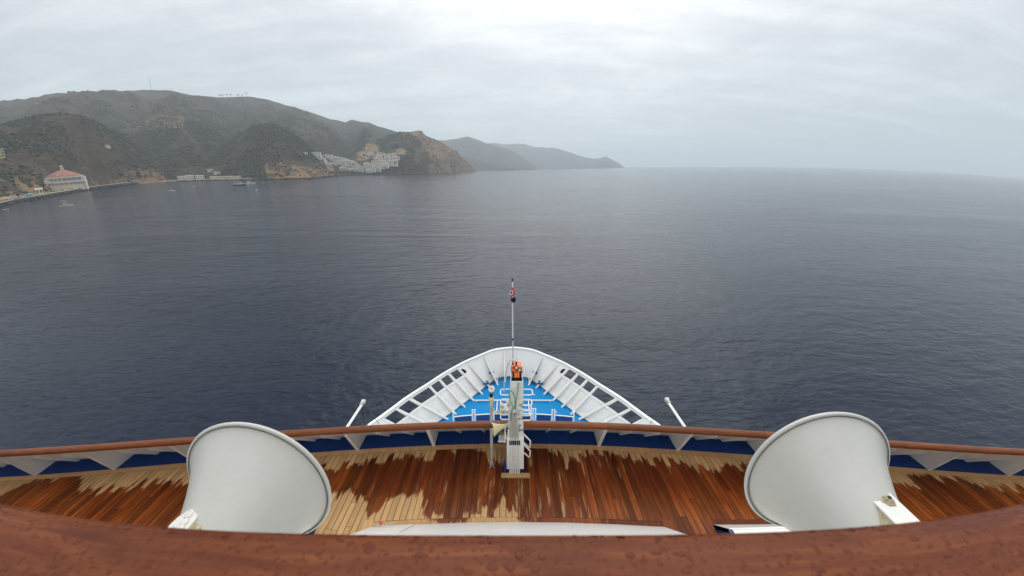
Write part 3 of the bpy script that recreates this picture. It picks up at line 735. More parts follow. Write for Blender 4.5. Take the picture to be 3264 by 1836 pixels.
def marquee(lab, a, off, w, m):
    r = float(SHORE(a)) + off; p = Vector((r * math.sin(R_(a)), r * math.cos(R_(a)), 4.6 if off < 22 else 3.2))
    T = thing('tent', lab, 'tent', p); T.rotation_euler = (0, 0, face_cam(p))
    mb = MB(); mb.prism([(-w / 2, -4, 3), (w / 2, -4, 3), (w / 2, 4, 3), (-w / 2, 4, 3)], (0, 0, .3)); mb.add([(-w / 2, -4, 3.3), (w / 2, -4, 3.3), (w / 2, 4, 3.3), (-w / 2, 4, 3.3), (0, 0, 5.2)], [(0, 1, 4), (1, 2, 4), (2, 3, 4), (3, 0, 4)])
    o = bpy.data.objects.new('canopy', mesh_from(mb, 'canopy', m)); COL.objects.link(o); o.parent = T
    for x in (-w / 2 + .2, w / 2 - .2):
        for y in (-3.8, 3.8):
            m2 = MB(); m2.tube([(x, y, 0), (x, y, 3)], .12, 6); o = bpy.data.objects.new('pole', mesh_from(m2, 'pole', STEEL)); COL.objects.link(o); o.parent = T
marquee('long pale pink tent roof on the quay at the far left', -56.9, 36, 24, TERRA)
marquee('teal tent roof on the quay left of the kiosk', -55.2, 34, 15, TEALR)

# hill-top radio mast
p = on_hill(-43.24, 8.0, 2500, 3200); a = R_(-43.2); rr = 3000.0
p = Vector((rr * math.sin(a), rr * math.cos(a), 0)); p.z = ground(p.x, p.y) - 1
T = thing('radio_mast', 'thin lattice radio mast standing on the hill crest', 'radio mast', p)
H = 62.0
for sx, sy in ((-1, -1), (1, -1), (1, 1), (-1, 1)):
    mb = MB(); mb.tube([p + Vector((sx * 2.2, sy * 2.2, 0)), p + Vector((sx * .5, sy * .5, H))], .28, 5); obj('leg', mb, GREYP, T)
mb = MB()
for k in range(14):
    f0, f1 = k / 14, (k + 1) / 14; w0 = 2.2 - 1.7 * f0; w1 = 2.2 - 1.7 * f1
    for (ax, ay), (bx, by) in (((-1, -1), (1, -1)), ((1, -1), (1, 1)), ((1, 1), (-1, 1)), ((-1, 1), (-1, -1))):
        mb.tube([p + Vector((ax * w0, ay * w0, f0 * H)), p + Vector((bx * w1, by * w1, f1 * H))], .16, 4, False)
obj('bracing', mb, GREYP, T)
mb = MB(); mb.tube([p + Vector((0, 0, H)), p + Vector((0, 0, H + 9))], .2, 5); obj('antenna', mb, GREYP, T)

# ridge-top trees
TL = ['leftmost tree of the row on the ridge right of the radio mast', 'second tree from the left in the row on the ridge', 'third tree from the left in the ridge-top row', 'fourth tree from the left in the ridge-top row', 'fifth tree in the ridge-top row, beside a gap', 'small sixth tree in the ridge-top row', 'largest tree, at the right end of the ridge-top row']
for i, (a, hgt) in enumerate(((-37.05, 17), (-36.75, 20), (-36.3, 22), (-35.9, 21), (-35.2, 17), (-34.75, 15), (-34.3, 27))):
    rr = 2990.0; p = Vector((rr * math.sin(R_(a)), rr * math.cos(R_(a)), 0)); p.z = ground(p.x, p.y) - 1
    T = thing('ridge_tree', TL[i], 'tree', p, 'trees on the ridge crest')
    rs = random.Random(40 + i)
    mb = MB(); mb.tube([p, p + Vector((rs.uniform(-1, 1), 0, hgt * .5)), p + Vector((rs.uniform(-2, 2), 0, hgt * .85))], [.7, .5, .25], 6)
    for q in range(4):
        z = hgt * rs.uniform(.4, .65); mb.tube([p + Vector((0, 0, z)), p + Vector((rs.uniform(-5, 5), rs.uniform(-3, 3), z + hgt * .2))], [.3, .15], 5)
    obj('trunk', mb, BARK, T)
    mb = MB()
    for q in range(70):
        d = Vector((rs.gauss(0, 1), rs.gauss(0, .8), rs.gauss(0, .45))); 
        if d.length > 2: continue
        c = p + Vector((d.x * hgt * .22, d.y * hgt * .2, hgt * .78 + d.z * hgt * .28)); s = rs.uniform(.8, 1.9)
        vs = [c + s * Vector((rs.uniform(-1, 1), rs.uniform(-1, 1), rs.uniform(-1, 1))) for _ in range(4)]
        mb.add(vs, [(0, 1, 2), (0, 2, 3), (0, 3, 1), (1, 3, 2)])
    obj('crown', mb, LEAF, T)

# ================================================================== boats
def hull_mb(L, B, H, n=9):
    """local coordinates, bow +X, waterline z=0"""
    mb = MB(); secs = []
    for i in range(n):
        u = i / (n - 1); x = -L / 2 + L * u
        w = B / 2 * (1 - max(0, (u - .45) / .55) ** 2.2) * (.88 + .12 * min(1, u * 4)); z = H * (.85 + .45 * u * u); w = max(w, .02)
        secs.append([(x, -w, z), (x, -w * .8, 0), (x - (0 if u < 1 else .0), -w * .4, -.4), (x, w * .4, -.4), (x, w * .8, 0), (x, w, z)])
    vs = [p for s in secs for p in s]; fs = []
    for i in range(n - 1):
        for k in range(5): fs.append((i * 6 + k, (i + 1) * 6 + k, (i + 1) * 6 + k + 1, i * 6 + k + 1))
        fs.append((i * 6 + 5, (i + 1) * 6 + 5, (i + 1) * 6, i * 6))
    fs.append((0, 1, 2, 3, 4, 5)); mb.add(vs, fs); return mb
def make_boat(name, label, cat, p, yaw, L, kind, hull=BOATW, group=None):
    T = thing(name, label, cat, p, group); T.rotation_euler = (0, 0, yaw)
    def part(n, mb, m, par=None):
        o = bpy.data.objects.new(n, mesh_from(mb, n, m)); COL.objects.link(o); o.parent = par or T; return o
    part('hull', hull_mb(L, L * .3, L * .1), hull)
    h = L * .1
    if kind == 'motor':
        m = MB(); m.prism([(-L * .18, -L * .11, h), (L * .2, -L * .11, h), (L * .1, -L * .11, h + L * .11), (-L * .16, -L * .11, h + L * .12)], (0, L * .22, 0)); c = part('cabin', m, BOATW)
        m = MB(); m.box((-L * .02, 0, h + L * .075), (L * .24, L * .226, L * .04)); part('window', m, GLASSD, c)
        m = MB(); m.box((-L * .06, 0, h + L * .2), (L * .24, L * .2, L * .012)); part('canopy', m, BOATW)
        for sx in (-.16, .04):
            for sy in (-.085, .085):
                m = MB(); m.tube([(L * sx, L * sy, h + L * .1), (L * sx, L * sy, h + L * .2)], L * .006, 5); part('canopy_post', m, STEEL)
        m = MB(); m.tube([(-L * .1, 0, h + L * .2), (-L * .12, 0, h + L * .34)], L * .006, 5); part('antenna', m, STEEL)
    elif kind == 'sail':
        m = MB(); m.prism([(-L * .2, -L * .07, h), (L * .15, -L * .07, h), (L * .08, -L * .07, h + L * .06), (-L * .2, -L * .07, h + L * .07)], (0, L * .14, 0)); part('cabin', m, BOATW)
        m = MB(); m.tube([(L * .06, 0, h), (L * .06, 0, h + L * 1.15)], L * .014, 6); part('mast', m, STEEL)
        m = MB(); m.tube([(L * .06, 0, h + L * .16), (-L * .4, 0, h + L * .17)], L * .03, 6); part('furled_sail', m, FLAGM_B)
        m = MB(); m.tube([(L * .48, 0, h * 1.3), (L * .06, 0, h + L * 1.13)], L * .004, 4); m.tube([(-L * .48, 0, h), (L * .06, 0, h + L * 1.13)], L * .004, 4); part('rigging', m, STEEL)
    elif kind == 'ferry':
        m = MB(); m.box((L * .02, 0, h + L * .05), (L * .5, L * .22, L * .09)); c = part('cabin', m, BOATW)
        m = MB(); m.box((L * .02, 0, h + L * .065), (L * .47, L * .226, L * .03)); part('window', m, GLASSD, c)
        m = MB(); m.prism([(L * .06, -L * .08, h + L * .1), (L * .26, -L * .08, h + L * .1), (L * .22, -L * .08, h + L * .18), (L * .06, -L * .08, h + L * .18)], (0, L * .16, 0)); part('wheelhouse', m, BOATW)
        m = MB(); m.tube([(0, 0, h + L * .1), (-L * .03, 0, h + L * .42)], L * .008, 5); part('mast', m, STEEL)
        m = MB(); m.tube([(-L * .03, 0, h + L * .16), (-L * .34, 0, h + L * .3)], L * .01, 5); part('derrick', m, STEEL)
    else:
        m = MB(); m.box((-L * .05, 0, h * .95), (L * .1, L * .2, L * .02)); part('thwart', m, BOATW)
        m = MB(); m.box((-L * .5, 0, h * .9), (L * .05, L * .07, L * .14)); part('outboard_motor', m, BLACK)
    return T
make_boat('motor_boat', 'white motor boat with canopy off the round building', 'boat', (-446, 339, 0), R_(52), 11.5, 'motor')
make_boat('dinghy', 'small white dinghy moored behind the white motor boat', 'boat', (-537, 406, 0), R_(60), 6, 'skiff')
make_boat('dinghy', 'white dinghy near the left edge below the sea wall', 'boat', (-531, 341, 0), R_(40), 6, 'skiff')
make_boat('motor_boat', 'grey fishing boat with mast moored off the beach pavilions', 'boat', (-485, 642, 0), R_(35), 19, 'ferry', BOATD)
make_boat('motor_boat', 'white cruiser lying just behind the grey fishing boat', 'boat', (-500, 690, 0), R_(60), 20, 'motor')
make_boat('sail_boat', 'lone sail boat with bare mast off the white terraces', 'sail boat', (-298, 830, 0), R_(20), 13, 'sail')
make_boat('motor_boat', 'little white launch with pointed cabin in mid bay', 'boat', (-498, 521, 0), R_(35), 9, 'motor')
make_boat('dinghy', 'white skiff right of the little launch in mid bay', 'boat', (-546, 613, 0), R_(30), 6, 'skiff')
make_boat('dinghy', 'white skiff just left of the fishing boat', 'boat', (-548, 712, 0), R_(30), 6, 'skiff')
make_boat('dinghy', 'white skiff close under the tan cliff', 'boat', (-511, 744, 0), R_(70), 6, 'skiff')
# mooring buoy
T = thing('mooring_buoy', 'pale mooring buoy floating right of the fishing boat', 'buoy', (-360, 507, 0))
mb = MB(); mb.sphere((-360, 507, .5), 1.2, 12, 8, (1, 1, .8)); obj('float', mb, BOATW, T)
mb = MB(); mb.tube([(-360, 507, 1.2), (-360, 507, 2.8)], .12, 6); obj('staff', mb, BOATW, T)

# ================================================================== THE SHIP
X0 = 0.09                                                    # ship's centre line
YC = -40.09
def arc_y(x, r): return YC + math.sqrt(r * r - (x - X0) ** 2)
ZD = 26.4                                                     # forward observation deck

# ---- hull and forecastle ------------------------------------------------
RAIL = [(0, 23.02), (0.68, 22.92), (1.5, 22.67), (2.27, 22.10), (3.41, 21.14), (3.96, 20.55), (4.49, 19.93), (4.98, 19.28), (5.46, 18.57), (6.37, 17.31), (6.88, 16.42), (7.35, 15.6), (7.75, 14.95), (8.6, 13.3)]
FOOT = [(0, 22.25), (0.5, 22.22), (0.85, 22.17), (1.18, 22.05), (1.83, 21.38), (2.48, 20.46), (3.04, 19.67), (3.55, 19.0), (4.01, 18.36), (4.49, 17.81), (5.15, 17.0), (5.75, 16.2), (6.2, 15.5), (7.2, 13.9)]
TIP = [None, (0.62, 21.5), None, (1.12, 21.12), (1.63, 20.8), (2.13, 20.1), (2.66, 19.45), (3.17, 18.8), (3.66, 18.13), (4.08, 17.69), (4.75, 16.95), (5.4, 16.15), None, None]
ZT, ZB = 20.0, 18.0
bow = thing('ship_bow', 'white ship bow with flared bulwark and bright blue deck ahead of the teak rail', 'ship bow', (X0, 19, ZB))
def P3(q, s, z): return Vector((X0 + s * q[0], q[1], z))
def lerp(a, b, t): return a + (b - a) * t
NR = len(RAIL)
def rail_pt(s, q):
    """smooth curve through the rail points, q in index units"""
    i = min(int(q), NR - 2); f = q - i
    def g(k):
        if k < 0: return (-RAIL[-k][0], RAIL[-k][1])
        return RAIL[min(k, NR - 1)]
    p0, p1, p2, p3 = g(i - 1), g(i), g(i + 1), g(i + 2)
    c = [0.5 * ((2 * p1[j]) + (-p0[j] + p2[j]) * f + (2 * p0[j] - 5 * p1[j] + 4 * p2[j] - p3[j]) * f * f + (-p0[j] + 3 * p1[j] - 3 * p2[j] + p3[j]) * f ** 3) for j in (0, 1)]
    return Vector((X0 + s * c[0], c[1], ZT))
qs = [k / 5 for k in range((NR - 1) * 5 + 1)]
rail_full = [rail_pt(-1, q) for q in reversed(qs[1:])] + [rail_pt(1, q) for q in qs]
foot_full = [P3(FOOT[i], -1, ZB) for i in range(NR - 1, 0, -1)] + [P3(FOOT[i], 1, ZB) for i in range(NR)]
# hull plating outside: from the bulwark rail down to the water
mb = MB(); cols = []
aft = [(9.2, 9.6), (11.2, 4.0), (12.9, -8.0), (13.2, -20.0)]
prof_top = [P3(q, -1, ZB) for q in reversed(FOOT[1:] + aft)] + [P3(q, 1, ZB) for q in FOOT + aft]
lev = [(ZB - .02, 1.0, 0.0), (16, .80, -1.0), (12, .58, -2.6), (8, .42, -4.0), (3, .34, -4.8), (-3, .32, -4.8)]
rows = []
for z, k, dy in lev:
    rows.append([Vector((X0 + (p.x - X0) * (k + (1 - k) * min(1, max(0, (14 - p.y) / 30))) * (1 if abs(p.x - X0) > .2 else 1), p.y + dy * max(0, min(1, (p.y + 5) / 25)), z)) for p in prof_top])
nn = len(prof_top)
mb.add([p for r in rows for p in r], [(i * nn + k, i * nn + k + 1, (i + 1) * nn + k + 1, (i + 1) * nn + k) for i in range(len(rows) - 1) for k in range(nn - 1)], True)
h_o = obj('hull', mb, HULL, bow)
# deck
mb = MB(); dk = [P3(q, -1, ZB - .35 + .35) for q in reversed(FOOT[1:])] + [P3(q, 1, ZB) for q in FOOT]
dk = [(p.x, p.y, ZB) for p in dk]; mb.prism(dk, (0, 0, -.1)); obj('bow_deck', mb, BLUE, bow)
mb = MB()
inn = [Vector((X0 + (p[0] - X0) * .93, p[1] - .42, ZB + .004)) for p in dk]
mb.strip([Vector((p[0], p[1], ZB + .004)) for p in dk][9:-9], inn[9:-9], (0, 0, .003)); obj('deck_edge_shade', mb, TEALB, bow)  # darker blue strip: shadow at the bulwark foot put in as colour
# bulwark panels bay by bay (openings are real holes)
def panel(i, s, hole):
    mb = MB()
    r0, r1 = P3(RAIL[i], s, ZT), P3(RAIL[i + 1], s, ZT); f0, f1 = P3(FOOT[i], s, ZB), P3(FOOT[i + 1], s, ZB)
    S = lambda u, v: lerp(rail_pt(s, i + u), lerp(f0, f1, u), v)
    nrm = (r1 - r0).cross(f0 - r0).normalized(); 
    if nrm.z < 0: nrm = -nrm
    th = nrm * -.03
    def q(u0, u1, v0, v1):
        n = max(1, int(math.ceil((u1 - u0) / .26)))
        for k in range(n):
            a, b = u0 + (u1 - u0) * k / n, u0 + (u1 - u0) * (k + 1) / n
            c = [S(a, v0), S(b, v0), S(b, v1), S(a, v1)]; mb.hexa(c, [p + th for p in c])
    if not hole: q(0, 1, 0, 1)
    else:
        u0, u1, v0, v1 = hole
        q(0, 1, 0, v0); q(0, u0, v0, v1); q(u1, 1, v0, v1); q(0, 1, v1, 1)
    o = obj('bulwark_panel', mb, BOWWHITE, bow)
    if hole:
        u0, u1, v0, v1 = hole
        m2 = MB(); A = [S(u0 - .03, v1), S(u1 + .03, v1)]; B = [S(u0 - .03, v1 + .055), S(u1 + .03, v1 + .055)]
        m2.strip(A, B, nrm * .10); obj('sill', m2, WHITE, o)
    if 4 <= i <= 11 and hole:
        m2 = MB(); c = [S(.22, .50), S(.70, .50), S(.70, .86), S(.22, .86)]; m2.hexa(c, [p + nrm * .018 for p in c]); obj('doubler_plate', m2, WHITE, o)
        m2 = MB(); c = [S(.02, .60), S(.98, .60), S(.98, .615), S(.02, .615)]; m2.hexa(c, [p + nrm * .012 for p in c]); obj('weld_seam', m2, WHITE, o)
    if i >= 3:
        m2 = MB(); c = [S(.02, .955), S(.98, .955), S(.98, 1.0), S(.02, 1.0)]; m2.hexa(c, [p + nrm * .12 for p in c]); obj('foot_stringer', m2, BOWWHITE, o)
    return o
holes = {4: None, 5: (.14, .92, .10, .345), 6: (.12, .92, .10, .345), 7: (.12, .92, .10, .345), 8: (.07, .93, .10, .36), 9: (.10, .92, .10, .375), 10: (.10, .92, .10, .39)}
for s in (-1, 1):
    for i in range(NR - 1):
        panel(i, s, holes.get(i))
    # oval fairlead in the bay next to the holes
    r0, r1 = P3(RAIL[4], s, ZT), P3(RAIL[5], s, ZT); f0, f1 = P3(FOOT[4], s, ZB), P3(FOOT[5], s, ZB)
    nrm = (r1 - r0).cross(f0 - r0).normalized(); nrm = nrm if nrm.z > 0 else -nrm
    c0 = lerp(lerp(r0, r1, .84), lerp(f0, f1, .84), .24); ex = (r1 - r0).normalized(); ey = (f0 - r0).normalized()
    m2 = MB(); poly = [c0 + ex * .17 * math.cos(a) + ey * .24 * math.sin(a) + nrm * .005 for a in [2 * math.pi * k / 14 for k in range(14)]]
    m2.prism(poly, nrm * .012); obj('fairlead_hole', m2, BLACK, bow)
    m2 = MB(); m2.tube([c0 + ex * .19 * math.cos(a) + ey * .26 * math.sin(a) + nrm * .02 for a in [2 * math.pi * k / 14 for k in range(15)]], .03, 6, False); obj('fairlead_rim', m2, WHITE, bow)
    # navy mooring brackets near the stem
    for bx, by, bz, w in ((1.62, 21.95, 18.55, .34), (1.32, 21.5, 18.2, .24), (1.95, 21.0, 18.3, .42)):
        m2 = MB(); m2.prism([(X0 + s * (bx - w / 2), by - .18, bz), (X0 + s * (bx + w / 2), by - .22, bz), (X0 + s * (bx + w / 3), by + .12, bz), (X0 + s * (bx - w / 3), by + .12, bz)], (0, 0, .10))
        m2.box((X0 + s * bx, by + .05, (bz + ZB) / 2), (.1, .1, bz - ZB)); obj('mooring_bracket', m2, TEALB, bow)
m2 = MB(); m2.box((X0 + .48, 22.05, 18.7), (.34, .2, .12)); m2.box((X0 + .48, 22.1, 18.35), (.1, .1, .7)); obj('mooring_bracket', m2, TEALB, bow)
# ribs
for s in (-1, 1):
    for i in range(1, NR):
        if TIP[i] is None: continue
        if i == 1 and s == 1: continue
        a, f, tpt = P3(RAIL[i], s, ZT), P3(FOOT[i], s, ZB), P3(TIP[i], s, ZB)
        d = (a - f).cross(tpt - f).normalized() * .025
        m2 = MB(); m2.prism([a - d * .5 + Vector((0, 0, -.02)), f - d * .5, tpt - d * .5], d); rb = obj('rib', m2, BOWWHITE, bow)
        m2 = MB(); e = d.normalized() * .06; up_ = (a - tpt).cross(d).normalized() * .015
        q = [a - e, a + e, tpt + e, tpt - e]; q = [p + up_ * 1.2 for p in q]; m2.hexa(q, [p + up_ for p in q]); obj('flange', m2, WHITE, rb)
    for i, ff in ((2, 1.0),):
        a, f = P3(RAIL[i], s, ZT), P3(FOOT[i], s, ZB); m2 = MB(); m2.tube([a, lerp(a, f, .98)], .022, 5); obj('stiffener', m2, BOWWHITE, bow)
for xx, ve in ((-.30, .62), (.22, .55), (.34, .55)):
    a = Vector((X0 + xx, 23.0, ZT)); f = Vector((X0 + xx, 22.25, ZB)); m2 = MB(); m2.box(lerp(a, f, ve / 2), (.06, .10, (a - f).length * ve), M=(f - a).to_track_quat('Z', 'X').to_matrix()); obj('stiffener', m2, WHITE, bow)
# rail cap
mb = MB(); inner = [p + (Vector((X0, 12, ZT)) - p).normalized() * .16 for p in rail_full]
mb.strip([p + Vector((0, 0, 0)) for p in rail_full], inner, (0, 0, .06)); obj('rail_cap', mb, WHITE, bow)
# deck fittings
for xx, yy in ((-1.55, 20.1), (1.45, 20.05), (-2.6, 18.25), (2.75, 18.3)):
    m2 = MB(); m2.lathe([(.10, 0), (.10, .03), (.05, .05)], 10, None, (X0 + xx, yy, ZB)); obj('deck_plug', m2, GREYP, bow)
T = thing('deck_pipe', 'thin white pipe running across the blue bow deck', 'pipe', (X0, 19.33, ZB))
mb = MB(); mb.tube([(X0 - 2.62, 19.33, ZB + .12), (X0 + 2.6, 19.33, ZB + .12)], .04, 8); obj('cross_pipe', mb, WHITE, T)
for xx in (-1.08, 1.02):
    mb = MB(); mb.tube([(X0 + xx, 19.33, ZB + .12), (X0 + xx, 17.0, ZB + .12)], .035, 8); obj('branch_pipe', mb, WHITE, T)
for xx in (-2.5, -1.3, 0, 1.3, 2.5):
    mb = MB(); mb.box((X0 + xx, 19.33, ZB + .05), (.06, .08, .1)); obj('support', mb, WHITE, T)

# railing with navy panels just behind the forecastle
T = thing('deck_railing', 'white railing with navy screens crossing the blue deck behind the teak rail', 'railing', (X0, 16.8, ZB))
def ry(x): return 16.99 - .020 * (x - X0) ** 2
sx = [-3.48, -2.36, -2.22, -1.25, -1.11, 1.27, 1.41, 2.40, 2.54, 3.66]
for x in sx:
    mb = MB(); mb.box((x, ry(x), ZB + .68), (.075, .07, 1.36)); obj('stanchion', mb, WHITE, T)
for a, b in ((-3.48, -2.36), (-2.22, -1.25), (-1.11, 1.27), (1.41, 2.40), (2.54, 3.66)):
    mb = MB(); mb.tube([(a, ry(a) - .02, ZB + 1.0), ((a + b) / 2, ry((a + b) / 2) - .02, ZB + 1.0), (b, ry(b) - .02, ZB + 1.0)], .03, 6); obj('top_rail', mb, WHITE, T)
    mb = MB(); mb.strip([(a + .08, ry(a), ZB + .06), (b - .08, ry(b), ZB + .06)], [(a + .08, ry(a), ZB + .95), (b - .08, ry(b), ZB + .95)], (0, .02, 0)); obj('screen', mb, paint('navy_screen', (.008, .05, .20), .5, .08, (.01, .035, .15), 3) if a < -3 else bpy.data.materials['navy_screen'], T)

# ---- superstructure below the observation deck ---------------------------
sup = thing('superstructure', 'white raked ship front under the curved teak rail', 'superstructure', (X0, 8, ZB))
xs_ = [X0 + 13.5 * (k / 24 - .5) * 2 for k in range(25)]
mb = MB(); mb.strip([(x, arc_y(x, 47.56), ZD - .03) for x in xs_], [(x, arc_y(x, 47.56) + 6.6, ZB - 3) for x in xs_], (0, -.06, -.04)); obj('front_plating', mb, HULL, sup)
for s in (-1, 1):
    mb = MB(); mb.prism([(X0 + s * 13.5, arc_y(X0 + 13.5, 47.5), ZD), (X0 + s * 13.5, 9.5, ZB - 3), (X0 + s * 13.5, -20, ZB - 3), (X0 + s * 13.5, -20, ZD)], (s * -.05, 0, 0)); obj('side_plating', mb, HULL, sup)
# deckhouse aft of the planks: three raked bays with recesses between
dh = thing('deckhouse', 'white raked deckhouse front behind the near handrail', 'deckhouse', (X0, 3, ZD))
def bay(x0, x1, yf, top, ysl, sm, name='raked_wall'):
    mb = MB(); n = 6
    A = [(lerp(x0, x1, k / n), yf(lerp(x0, x1, k / n)), ZD + .03) for k in range(n + 1)]
    B = [(p[0], p[1] - ysl, ZD + top) for p in A]
    mb.strip(A, B, (0, -.05, -.05)); obj(name, mb, WHITE_W, dh)
    for x in (x0, x1):
        mb = MB(); y0 = yf(x) - .0; mb.prism([(x, y0, ZD), (x, y0, ZD + .028), (x, y0 - ysl, ZD + top - .002), (x, .45, ZD + top - .002), (x, .45, ZD)], (.04 if x == x0 else -.04, 0, 0)); obj('side_wall', mb, sm, dh)
    mb = MB(); mb.box2((x0, .45, ZD + top - .06), (x1, min(p[1] for p in B) + .05, ZD + top - .005)); obj('roof', mb, WHITE, dh)
WHITE_W = paint('streaky_white_paint', (.70, .70, .68), 0.35, 0.14, (.55, .55, .53), 2.6)
yfc = lambda x: 4.88 - .0135 * (x - X0) ** 2
yfs = lambda x: 4.80 - .022 * (abs(x - X0) - 3.9)
bay(-2.72, 2.94, yfc, 2.1, 1.9, WHITE); bay(3.92, 5.15, yfs, .45, .40, NAVY); bay(-5.0, -3.78, yfs, .45, .40, NAVY)
mb = MB(); mb.box2((-13.3, .05, ZD), (13.5, .44, CAM_Z - 2.1)); obj('upper_front', mb, WHITE, dh)
# hatch panel on the left of the centre bay with a wiper
def onbay(x, u, off=0.0):
    y = yfc(x) - 1.9 * u; return Vector((x, y + off * .74, ZD + .03 + 2.07 * u + off * .67))
mb = MB(); c = [onbay(-2.55, .04), onbay(-1.86, .07), onbay(-1.86, .42), onbay(-2.55, .42)]; mb.hexa(c, [p + Vector((0, .018, .016)) for p in c]); ht = obj('hatch_cover', mb, WHITE_W, dh)
mb = MB(); mb.tube([onbay(-2.56, .12, .06), onbay(-2.38, .17, .06), onbay(-2.2, .10, .06)], .012, 6); obj('latch_bar', mb, GREYP, ht)
mb = MB(); mb.box(onbay(-2.44, .12, .07), (.05, .04, .04)); obj('latch_knob', mb, FLAGM_R, ht)

# ---- observation deck: one teak plank per object --------------------------
mb = MB(); xs2 = [X0 + 13.4 * (k / 24 - .5) * 2 for k in range(25)]
mb.strip([(x, arc_y(x, 47.02), ZD - .012) for x in xs2], [(x, .5, ZD - .012) for x in xs2], (0, 0, -.05))
deck = structure(obj('teak_deck', mb, SEAL))
PW, GAP = 0.124, 0.013
def aft_end(x):
    if -2.82 < x < 3.04: return yfc(x) + .125
    if 3.82 < x < 5.25: return yfs(x) + .125
    if -5.1 < x < -3.68: return yfs(x) + .125
    return 2.4
k0 = int(-13.0 / PW); rs = random.Random(11)
for k in range(k0, int(13.2 / PW)):
    x0 = k * PW + GAP / 2; x1 = (k + 1) * PW - GAP / 2; xm = (x0 + x1) / 2
    yf0, yf1 = arc_y(x0, 46.85), arc_y(x1, 46.85); ya = max(aft_end(x0), aft_end(x1))
    cut = rs.uniform(4.9, 5.6) if (abs(xm) < 9.5 and rs.random() < .42) else (rs.uniform(4.2, 4.8) if (ya < 4 and abs(xm) < 7) else None)
    segs = [(None, ya)] if cut is None or cut < ya + .3 else [(None, cut + .003), (cut - .003, ya)]
    for top, bot in segs:
        a0, a1 = (yf0, yf1) if top is None else (top, top); zz = ZD + rs.uniform(-.0012, .0012)
        mb = MB(); mb.hexa([(x0, bot, zz - .011), (x1, bot, zz - .011), (x1, a1, zz - .011), (x0, a0, zz - .011)], [(x0, bot, zz), (x1, bot, zz), (x1, a1, zz), (x0, a0, zz)])
        obj('plank', mb, TEAK, deck)
def board(x0, x1, fy, w, name, m, n=6, z=ZD + .004):
    mb = MB(); A = [(lerp(x0, x1, q / n), fy(lerp(x0, x1, q / n)), z) for q in range(n + 1)]
    mb.strip(A, [(p[0], p[1] - w, p[2]) for p in A], (0, 0, -.014)); return obj(name, mb, m, deck)
edges = [-13, -10.6, -8.3, -5.9, -4.1, -2.05, 0.2, 1.7, 3.4, 5.3, 7.6, 9.9, 13]
for a, b in zip(edges[:-1], edges[1:]): board(a + .004, b - .004, lambda x: arc_y(x, 46.995), .135, 'margin_plank', TEAK_DRY)
ed = [-2.82, -1.62, -.53, .6, 1.75, 3.04]
for a, b in zip(ed[:-1], ed[1:]): board(a + .003, b - .003, lambda x: yfc(x) + .118, .10, 'trim_board', TEAK_DARK)
for a, b in ((-5.1, -3.68), (3.82, 5.25)): board(a + .003, b - .003, lambda x: yfs(x) + .118, .10, 'trim_board', TEAK_DARK)
for x0, x1 in ((-2.90, -2.73), (2.95, 3.12), (3.74, 3.91), (-3.77, -3.60)):
    mb = MB(); mb.box2((x0, 3.1, ZD - .01), (x1, 4.93, ZD + .006)); obj('trim_board', mb, TEAK_DARK, deck)
# navy painted waterway between teak and bulwark
mb = MB(); mb.strip([(x, arc_y(x, 47.52), ZD - .008) for x in xs2], [(x, arc_y(x, 46.998), ZD - .008) for x in xs2], (0, 0, -.04)); structure(obj('waterway', mb, NAVY))

# ---- forward bulwark leaning inboard with brackets and teak rail ----------
fb = thing('forward_bulwark', 'curved white bulwark with brackets and varnished teak rail across the deck', 'bulwark', (X0, arc_y(X0, 47), ZD))
RZ = 27.52
frames = [.80 + .636 * n for n in range(20)]
FRX = {s: [(X0 + (.80 + .634 * n)) if s > 0 else -(.72 + .612 * n) for n in range(20)] for s in (-1, 1)}
px = [-13.0] + [FRX[-1][n] for n in (17, 14, 11, 8, 5, 2)] + [X0] + [FRX[1][n] for n in (2, 5, 8, 11, 14, 17)] + [13.2]
for a, b in zip(px[:-1], px[1:]):
    mb = MB(); q = [lerp(a, b, k / 4) for k in range(5)]
    mb.strip([(x, arc_y(x, 47.48), ZD - .02) for x in q], [(x, arc_y(x, 46.37), RZ) for x in q], (0, .02, .02)); obj('bulwark_panel', mb, WHITE, fb)
def bul_y(x, z): return arc_y(x, 47.48) + (arc_y(x, 46.37) - arc_y(x, 47.48)) * (z - ZD) / (RZ - ZD)
def large_bracket(x):
    T_, F_, U_ = Vector((x, arc_y(x, 46.99), ZD + .0)), Vector((x, arc_y(x, 47.46), ZD)), Vector((x, bul_y(x, 27.33), 27.33))
    mb = MB(); mb.prism([T_ - Vector((.01, 0, 0)), F_ - Vector((.01, 0, 0)), U_ - Vector((.01, 0, 0))], (.02, 0, 0)); b = obj('bracket', mb, WHITE, fb)
    mb = MB(); w = .04; dn = Vector((0, -.012, -.004)); q = [T_ + Vector((-w, 0, .01)), T_ + Vector((w, 0, .01)), U_ + Vector((w, 0, 0)), U_ + Vector((-w, 0, 0))]
    mb.hexa([p + dn for p in q], [p + dn * 2.4 for p in q]); obj('flange', mb, WHITE, b)
def knee(x):
    F_, T_ = Vector((x, arc_y(x, 47.46), ZD)), Vector((x, arc_y(x, 47.365), ZD + .01))
    C_, E_ = Vector((x, bul_y(x, 27.08) - .10, 27.08)), Vector((x, bul_y(x, 27.22), 27.22))
    mb = MB(); mb.prism([p - Vector((.008, 0, 0)) for p in (T_, F_, E_, C_)], (.016, 0, 0)); obj('knee', mb, WHITE, fb)
for s in (-1, 1):
    for n in range(20):
        x = FRX[s][n]
        if n % 3 == 2: large_bracket(x)
        else: knee(x)
ed = [-13.2, -10.4, -8.0, -5.2, -2.9, -.4, 2.1, 3.05, 5.4, 8.2, 9.35, 11.4, 13.4]
